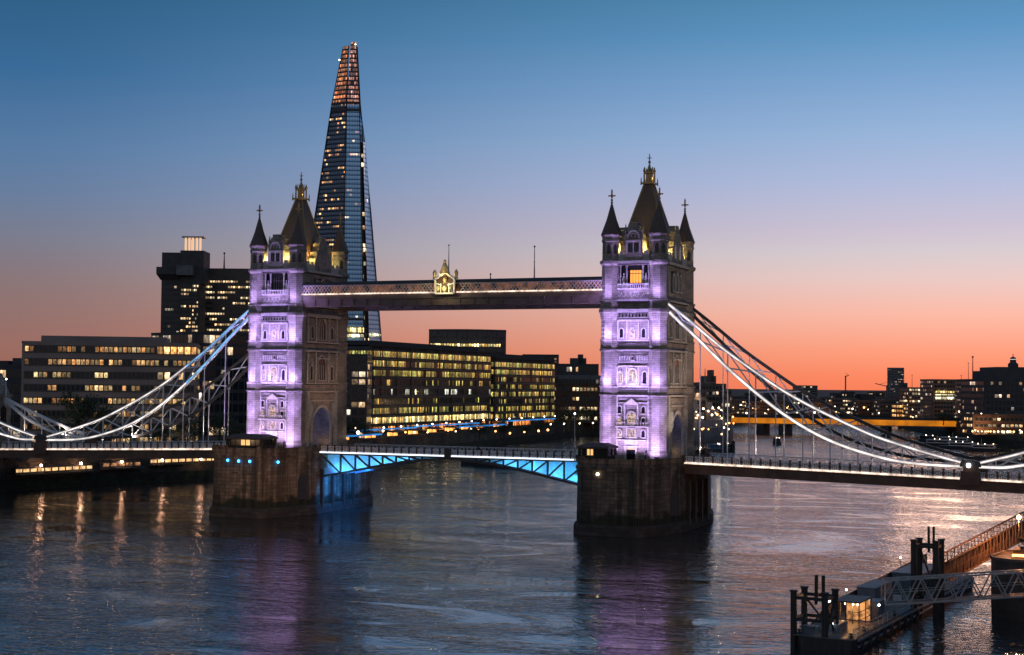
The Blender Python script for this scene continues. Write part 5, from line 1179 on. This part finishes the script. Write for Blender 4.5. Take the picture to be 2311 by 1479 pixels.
def kiosk_row():
    o=(-131,30,0); r=empty('riverside_arcade',o,'low brightly lit arcade along the river wall, seen under the left span','arcade')
    for t0,t1,mt,dz in ((2,27,'arc',0),(30,42,'arc_dim',.4),(45,78,'arc',.9),(80,150,'arc_dim',1.2)):
        n=max(2,int((t1-t0)/2.2))
        for k in range(n):
            a=bank_pt(t0+(t1-t0)*k/n,-1.62); b=bank_pt(t0+(t1-t0)*(k+.8)/n,-1.62); m=MB(o)
            m.face([(a[0],a[1],4.75+dz),(b[0],b[1],4.75+dz),(b[0],b[1],5.55+dz),(a[0],a[1],5.55+dz)]); m.build('lit_bay',MT[mt],r)
        a=bank_pt(t0,-1.5); b=bank_pt(t1,-1.5); m=MB(o); m.prism([a,b,(b[0]-2,b[1]),(a[0]-2,a[1])],4.3+dz,6.0+dz); m.build('wall',MT['concrete_dark'],r)
        a=bank_pt(t0,-3.0); b=bank_pt(t1,-3.0); m=MB(o); m.prism([a,b,(b[0]-3,b[1]),(a[0]-3,a[1])],3.9+dz,4.29+dz); m.build('walkway',MT['wall_river'],r)
MT['arc']=emitvar('lit shop fronts',(1,.58,.25),1.5,.8,.4); MT['arc_dim']=emitvar('dim shop fronts',(1,.45,.18),.8,.8,.1)
MT['arc_or']=emitvar('orange lit stall backs',(1,.36,.08),3.2,.5,.3)  # stall backs glow themselves, standing in for lamplight on them
kiosk_row()
# canopies with blue light and market stalls before the glass offices
MT['canopy_blue']=plain('blue canopy cloth',(.03,.22,.55),.5,var=.1); MT['blue_led']=emitvar('blue lit canopy edge',(.03,.32,.9),.9,.12,.45)
cn=['left end, by the left tower','left of the middle','right of the middle','near the right tower','lowest one, left, by the left tower']
for i,(y0,y1,z,off) in enumerate(((205,255,3.2,9),(262,330,3.4,9),(300,360,2.2,4),(372,440,3.4,4),(150,196,2.4,5))):
    x=-125-(y0-190)*.08-off+ (6 if i==4 else 0); o=(x,y0,LAND); r=empty('canopy',o,'long blue lit canopy on the far quay, '+cn[i],'canopy','blue lit canopies on the quay')
    m=MB(o); m.box(x-4,x,y0,y1,LAND+z,LAND+z+.25); m.build('roof',MT['canopy_blue'],r)
    m=MB(o); m.box(x,x+.12,y0,y1,LAND+z-.15,LAND+z+.45); m.build('lamp_strip',MT['blue_led'],r)
    m=MB(o)
    for k in range(7): yy=y0+(y1-y0)*k/6; m.box(x-.3,x-.1,yy-.1,yy+.1,LAND,LAND+z)
    m.build('post',MT['iron'],r)
for i in range(9):
    t=170+i*24; x,y=bank_pt(t,4.0); o=(x,y,LAND); r=empty('market_stall',o,'warm lit stall on the far quay, %s from the left tower'%nth[i],'stall','lit stalls on the quay')
    m=MB(o); m.box(x-3,x,y-4,y+5,LAND,LAND+.9); m.box(x-3,x-2.6,y-4,y+5,LAND+.9,LAND+2.6); m.build('counter',MT['conc_warm'],r)
    m=MB(o); m.extr([(x-3.4,LAND+2.6),(x+.4,LAND+2.3),(x+.4,LAND+2.45),(x-1.5,LAND+3.2),(x-3.4,LAND+2.9)],'y',y-4.4,y+5.4); m.build('awning',MT['iron_brown'],r)
    m=MB(o); m.face([(x-2.55,y-3.8,LAND+1),(x-2.55,y+4.8,LAND+1),(x-2.55,y+4.8,LAND+2.3),(x-2.55,y-3.8,LAND+2.3)]); m.build('lit_back',MT['arc_or'],r)
# lamps around the far right quay and city
rr=random.Random(21); k=0
side=['far right quay above the moored boats','quay behind the orange bridge']
QL=[(2165,930),(2195,945),(2215,935),(2240,960),(2265,962),(2300,975),(2185,972),(2225,985),(2250,992),(2285,990),(2120,965),(2060,925),(2045,905),(2075,955),(2095,958)]
QN=['leftmost above the boats','over the second boat','between boats and terrace','left end of the lit terrace','middle of the lit terrace','right end of the lit terrace','just over the boats','low, right of the boats','low, under the terrace','low, at the right edge','under the right end of the orange bridge','beside the dark shaft, lower','beside the dark shaft, upper, orange glow','below the orange bridge','below the orange bridge, right one']
for (x,y),nme in zip(QL,QN):
    p=gpos(x,720 if x>2150 else 1000); D=720 if x>2150 else 1000; z=zat(x,y,D); street_lamp(p.x,p.y,LAND if x>2150 or y<940 else 3,'distant quay lamp: '+nme,max(1.0,z-(LAND if x>2150 or y<940 else 3)),'lamp_or' if x in (2045,2195) else 'lamp','lamps on the right hand quays')
for i,(x,y) in enumerate([(1600,935),(1625,915),(1672,915),(1700,922),(1735,925),(1780,918),(1826,915),(1850,922),(1885,918),(1905,930),(1960,925),(1985,932)]):
    D=1098; p=gpos(x,D); street_lamp(p.x,p.y,LAND,'lamp in the row behind the orange bridge, %s from the left'%nth[i],zat(x,y,D)-LAND,'lamp_dim' if i%2 else 'lamp','lamps behind the orange bridge')
for i,(x,D) in enumerate([(805,560),(1245,640),(1275,650),(1310,660),(1340,670)]):
    p=gpos(x,D); street_lamp(p.x,p.y,LAND,'street lamp among the trees, %s'%['between left tower and glass offices','at the right end of the glass offices','in the first gap left of the right tower','in the second gap left of the right tower','beside the right tower foot'][i],4,'lamp','lamps among the quay trees')
# unseen warm spots added to pool light on facades and trees
for (x,D,h,p,c) in ((2120,930,10,26000,(1,.42,.14)),(2060,1030,10,30000,(1,.38,.10)),(2215,700,9,16000,(1,.5,.22)),(2270,670,9,16000,(1,.5,.22)),(1700,1110,10,30000,(1,.5,.2)),(1840,1120,10,30000,(1,.5,.2)),(1930,1110,10,30000,(1,.5,.2)),(1610,800,10,16000,(1,.55,.28)),(1300,660,9,9000,(1,.6,.3)),(1340,700,9,9000,(1,.5,.2)),
    (900,545,8,6000,(1,.45,.15)),(1000,585,8,6000,(1,.5,.2)),(1120,610,8,7000,(.9,1,.4)),(1200,640,8,7000,(.9,1,.4)),(400,440,9,5000,(1,.6,.25)),(280,445,9,4000,(1,.65,.3)),(100,455,9,4000,(1,.7,.5))):
    g_=gpos(x,D-16); t_=gpos(x,D+14); spot((g_.x,g_.y,LAND+1.2),(t_.x,t_.y,LAND+h+3),p*.35,c,120,1,.5)
# many small lamps of the city on the right
rq=random.Random(77); zones=[(1655,1990,905,935,1095,'behind the orange bridge'),(2050,2200,930,958,1000,'under the white striped office'),(2190,2311,962,1000,680,'on the quay at the right edge'),(1560,1660,930,985,620,'beside the warship'),(840,1250,968,984,590,'at the foot of the glass offices')]
ordn='first second third fourth fifth sixth seventh eighth ninth tenth eleventh twelfth thirteenth fourteenth'.split()
for zx0,zx1,zy0,zy1,zd,zn in zones:
    for q in range(14):
        x=zx0+(zx1-zx0)*(q+rq.random())/14; y=rq.uniform(zy0,zy1); p=gpos(x,zd); base=LAND if zd!=620 else 0
        z=max(base+1.5,zat(x,y,zd)); m=MB((p.x,p.y,base)); r=empty('small_lamp',(p.x,p.y,base),'small lamp %s, %s from the left'%(zn,ordn[q]),'street lamp','small city lamps '+zn)
        m.lathe(p.x,p.y,[(.12,base),(.08,z)],5); m.build('post',MT['iron'],r); m=MB((p.x,p.y,base)); m.ball((p.x,p.y,z+.3),rq.uniform(.3,.6)*zd/1000+.12,6,4); m.build('lamp_head',MT[rq.choice(['lamp_dim','lamp_dim','lamp_or2','lamp_or2','lamp'])],r)
# small pier in the lower right corner ------------------------------------------------
def pile_frame(x,y,s,h,label,rz):
    r=empty('pile_frame',(x,y,0),label,'pile dolphin','dark pile frames of the landing stage'); r.rotation_euler=(0,0,rz); o=(0,0,0)
    for i,(a,b) in enumerate(((-1,-1),(1,-1),(1,1),(-1,1))):
        m=MB(); m.lathe(a*s,b*s,[(.36,-3),(.36,h),(.46,h+.02),(.46,h+.2)],10); m.build('pile',MT['timber'],r)
    m=MB()
    for z in (h-.6,2.2 if False else h*.52):
        for (a,b),(c,d) in zip(((-1,-1),(1,-1),(1,1),(-1,1)),((1,-1),(1,1),(-1,1),(-1,-1))): m.bar((a*s,b*s,z),(c*s,d*s,z),.26,.34)
    m.bar((s,-s,1.2),(s,s,h-.8),.2); m.bar((s,s,1.2),(s,-s,h-.8),.2); m.bar((-s,s,1.2),(s,s,h-.8),.2); m.bar((s,s,1.2),(-s,s,h-.8),.2)
    m.build('bracing',MT['timber'],r)
    m=MB(); m.box(s*.05,s*.25,-.3,-.1,h-1.4,h+1.8); m.box(s*.5,s*.7,-.3,-.1,h-1.4,h+1.8); m.build('guide_rail',MT['timber'],r)
    return r
pile_frame(98.6,-126.3,1.75,6.1,'dark braced pile frame at the near end of the landing stage',R(-8))
pile_frame(107.7,-100.6,1.35,9.6,'taller dark pile frame where the two gangways meet the landing stage',R(-8))
def pontoon():
    o=(99.8,-129,0); r=empty('landing_pontoon',o,'long dark floating landing stage with lit shelter, lower right corner','pontoon'); r.rotation_euler=(0,0,R(-6.7))
    L=62
    m=MB(); hullp=lambda s:[(-3.3*s,1.2),(-2.3*s,0),(3.3*s,0),(3.4*s,.5),(3.4*s,L),(-3.4*s,L)]
    m.loft([(hullp(.93),-.8),(hullp(1),.9),(hullp(1),1.5)]); m.build('hull',MT['timber'],r)
    m=MB(); m.box(-3.2,3.2,.3,L-.2,1.5,1.56); m.build('deck',MT['pont_deck'],r)
    m=MB(); m.box(3.4,3.55,2,L,1.15,1.4); m.box(3.4,3.6,2,L,.5,.7); m.build('rubbing_strake',MT['steel_grey'],r)
    m=MB()   # left screen wall rising towards the far end
    m.extr([(8,1.56),(L,1.56),(L,4.4),(14,3.2),(10,2.6)],'x',-3.3,-3.15); m.build('screen_wall',MT['conc_warm'],r)
    m=MB()
    for k in range(30): y=1+k*2; m.bar((3.25,y,1.5),(3.25,y,2.6),.06)
    m.bar((3.25,1,2.6),(3.25,L,2.6),.06); m.bar((3.25,1,2.1),(3.25,L,2.1),.04)
    for k in range(5): m.bar((-3.1,.6+k*1.8,1.5),(-3.1,.6+k*1.8,2.6),.06)
    m.bar((-3.1,.6,2.6),(-3.1,8,2.6),.06); m.build('railing',MT['steel_grey'],r)
    m=MB(); m.box(-1.2,1.9,8.2,13.6,4.3,4.45)
    for a in (-1.1,.3,1.8):
        for b in (8.3,11,13.5): m.bar((a,b,1.5),(a,b,4.3),.1)
    for z in (2.4,3.3): m.bar((-1.1,8.3,z),(1.8,8.3,z),.06); m.bar((1.8,8.3,z),(1.8,13.5,z),.06)
    sh=m.build('shelter',MT['iron'],r)
    m=MB(); m.face([(-1.0,13.2,1.7),(1.7,13.2,1.7),(1.7,13.2,4.2),(-1.0,13.2,4.2)]); m.build('lit_panel',MT['shelter_lit'],sh)
    for a in (-.7,.2,1.1,1.6): m=MB(); m.ball((a,8.4,4.15),.1,6,4); m.build('lamp',MT['lamp'],sh)
    m=MB(); m.box(-1.9,.9,3.6,7.0,1.56,2.5); m.box(-1.5,.4,4.2,6.4,2.5,2.62); m.build('store_box',MT['pont_box'],r)
    
    for b in ((-2.6,-1.2,1.4,2.6,1.56,2.3),(.8,2.2,14.6,17.5,1.56,3.6),(-2.8,-.6,24,32,1.56,3.9),(-2.6,1.2,40,52,1.56,4.0)):
        m=MB(); m.box(*b); m.box(b[0]-.15,b[1]+.15,b[2]-.15,b[3]+.15,b[5],b[5]+.12); m.build('deck_house',MT['pont_box'],r)
    for k in range(9):   # tyres hung along the side as fenders
        m=MB(); cy0=3+k*3.1
        for q in range(10):
            a0,a1=q*math.pi/5,(q+1)*math.pi/5; m.bar((3.62,cy0+.42*math.cos(a0),.75+.42*math.sin(a0)),(3.62,cy0+.42*math.cos(a1),.75+.42*math.sin(a1)),.2,.2)
        m.build('tyre_fender',MT['iron'],r)
    for a,b in ((-2.7,.9),(2.9,1.2),(2.9,6.4),(2.9,19.5),(-2.9,9.5)):
        m=MB(); m.lathe(a,b,[(.16,1.55),(.13,1.95),(.24,2.0),(.22,2.12)],8); m.bar((a-.35,b,1.75),(a+.35,b,1.75),.1,n=6); m.build('bollard',MT['iron'],r)
    m=MB(); m.lathe(-1.9,9.2,[(.45,1.56),(.45,1.62),(.3,1.7),(.3,1.62)],12); m.build('rope_coil',MT['conc_warm'],r)
    for a,b in ((2.6,22),(2.6,30)): m=MB(); m.box(a-.5,a+.5,b-.04,b+.04,3.0,3.7); m.bar((a,b,1.5),(a,b,3.7),.08); m.build('notice_board',MT['boat_white'],r)
    for (a,b,z) in ((-3.0,13,3.6),(-3.0,20,4.1),(-3.0,46,5.4),(.2,3.4,2.6),(2.4,14.5,3.4)): m=MB(); m.lathe(a,b,[(.04,1.5),(.04,z)],5); lp=m.build('lamp_post',MT['iron'],r); m=MB(); m.ball((a,b,z),.13,6,4); m.build('lamp',MT['lamp_wh'],lp)
    return r
MT['pont_deck']=plain('worn deck plates',(.16,.13,.11),.6,var=.3,scale=.8); MT['pont_box']=plain('grey painted box',(.12,.14,.17),.5,var=.2)
MT['shelter_lit']=emitvar('lamplit shelter panels',(1,.42,.14),.8,1.5,.2)  # panel glow stands in for lamplight falling on the shelter
MT['rust_steel']=plain('rusty brown steel',(.30,.17,.10),.6,.1,var=.3)
pontoon()
point((100.9,-118.8,3.6),420,(1,.5,.18)); point((102.9,-114.5,3.4),20,(.8,.9,1)); point((99.5,-126.5,3.2),14,(.7,.8,1))
def truss_gangway(a,b,h,wd,mats,name,label,n,ribs=False):
    a,b=Vector(a),Vector(b); o=a; r=empty(name,tuple(a),label,'gangway')
    d=(b-a); e=Vector((d.x,d.y,0)).normalized(); s=Vector((-e.y,e.x,0))*wd/2; u=Vector((0,0,h))
    m=MB(o); m.bar(a,b,wd,.14); m.build('walkway',MT[mats[1]],r)
    for q,nm in ((-1,'side_truss'),(1,'side_truss')):
        m=MB(o); A=a+s*q; B=b+s*q; m.bar(A,B,.16,.22); m.bar(A+u,B+u,.14,.2); m.bar(A+u*.5,B+u*.5,.05,.06)
        for k in range(n):
            p0=A+(B-A)*k/n; p1=A+(B-A)*(k+.5)/n; p2=A+(B-A)*(k+1)/n
            if ribs: m.bar(p0,p0+u,.12,.22); m.bar(p1,p1+u,.1,.18); m.bar(p0,p2+u,.05,.08)
            else: m.bar(p0,p1+u,.13,.13); m.bar(p1+u,p2,.13,.13)
        m.bar(A,A+u,.14); m.bar(B,B+u,.14)
        if ribs and q>0: m.box
        m.build(nm,MT[mats[0]],r)
    m=MB(o)
    for k in range(n+1): p=a+d*k/n; m.bar(p+s+u,p-s+u,.08)
    m.build('top_bracing',MT[mats[0]],r)
    if ribs:
        m=MB(o); q=[a-s*1.0,b-s*1.0]; w0=Vector((0,0,.1)); m.face([tuple(a+s*.97+w0),tuple(b+s*.97+w0),tuple(b+s*.97+u*.55),tuple(a+s*.97+u*.55)]); m.face([tuple(a-s*.97+w0),tuple(b-s*.97+w0),tuple(b-s*.97+u*.55),tuple(a-s*.97+u*.55)]); m.build('side_panel',MT[mats[1]],r)
    return r
truss_gangway((103.9,-111.6,3.1),(122.5,-104.5,4.6),2.8,1.8,('steel_grey','conc_warm'),'truss_footbridge','silvery zigzag truss gangway crossing to the right edge',7)
truss_gangway((108.6,-93.5,4.0),(118.0,-62.5,8.0),2.6,2.2,('rust_steel','iron_brown'),'covered_gangway','brown ribbed gangway sloping up to the orange lamps',14,True)
truss_gangway((118.0,-62.5,8.0),(124,-60,8.2),2.6,2.2,('rust_steel','iron_brown'),'quay_gangway','short level gangway at the top of the brown ribbed one',3,True)
MT_x=None
def quay_barge():
    o=(118,-90,0); r=empty('moored_barge',o,'dark round bowed barge under the orange lamps at the right edge','barge')
    pts=[(114.6,-93.0),(115.2,-95.2),(117,-96.4),(130,-99.5),(134,-86),(119,-82.5),(115.8,-86)]
    m=MB(o); m.loft([([(118+(x-118)*.97,-90+(y+90)*.97) for x,y in pts],-1),(pts,1),(pts,7.1)]); m.build('hull',MT['barge_hull'],r)
    m=MB(o); 
    for a,b in zip(pts,pts[1:]+pts[:1]): m.bar((a[0],a[1],7.25),(b[0],b[1],7.25),.3,.35)
    m.build('coaming',MT['conc_warm'],r)
    m=MB(o); m.box(117.2,121,-92,-88,7.1,8.1); m.box(121.5,128,-94,-88,7.1,9.3); m.build('deck_house',MT['brick'],r)
    m=MB(o); m.box(117.1,121.1,-92.2,-92.02,7.3,7.6); m.build('lamp_strip',MT['led_orange'],r)
MT['led_orange']=emit('orange strip lamps',(1,.42,.12),5); MT['barge_hull']=plain('rusty barge hull',(.075,.05,.038),.6,var=.35,scale=.6)
quay_barge()
for (x,y,h,t,pw) in ((117.6,-86.5,11.6,'orange quay lamp over the barge, lower of two',500),(119.2,-84.5,12.9,'brighter orange quay lamp at the very right edge',800)):
    r=street_lamp(x,y,7.1,t,h-7.1,'lamp_or','quay lamps over the barge'); point((x-.3,y-.3,h-.3),pw*3.5,(1,.4,.13))
for i,(x,y) in enumerate([(118.2,-90.8),(119.2,-90.2),(120.2,-90.8)]):
    o=(x,y,8.1); r=empty('potted_shrub',o,['leftmost potted shrub on the barge under the lamp','middle potted shrub on the barge','rightmost potted shrub on the barge'][i],'shrub','shrubs on the barge')
    m=MB(o); m.lathe(x,y,[(.2,8.1),(.3,8.5)],8); m.build('pot',MT['brick'],r)
    c=bpy.data.objects.new('foliage',CR[i]); C.objects.link(c); c.parent=r; c.location=(0,0,.9); c.scale=(.7,.7,.7)
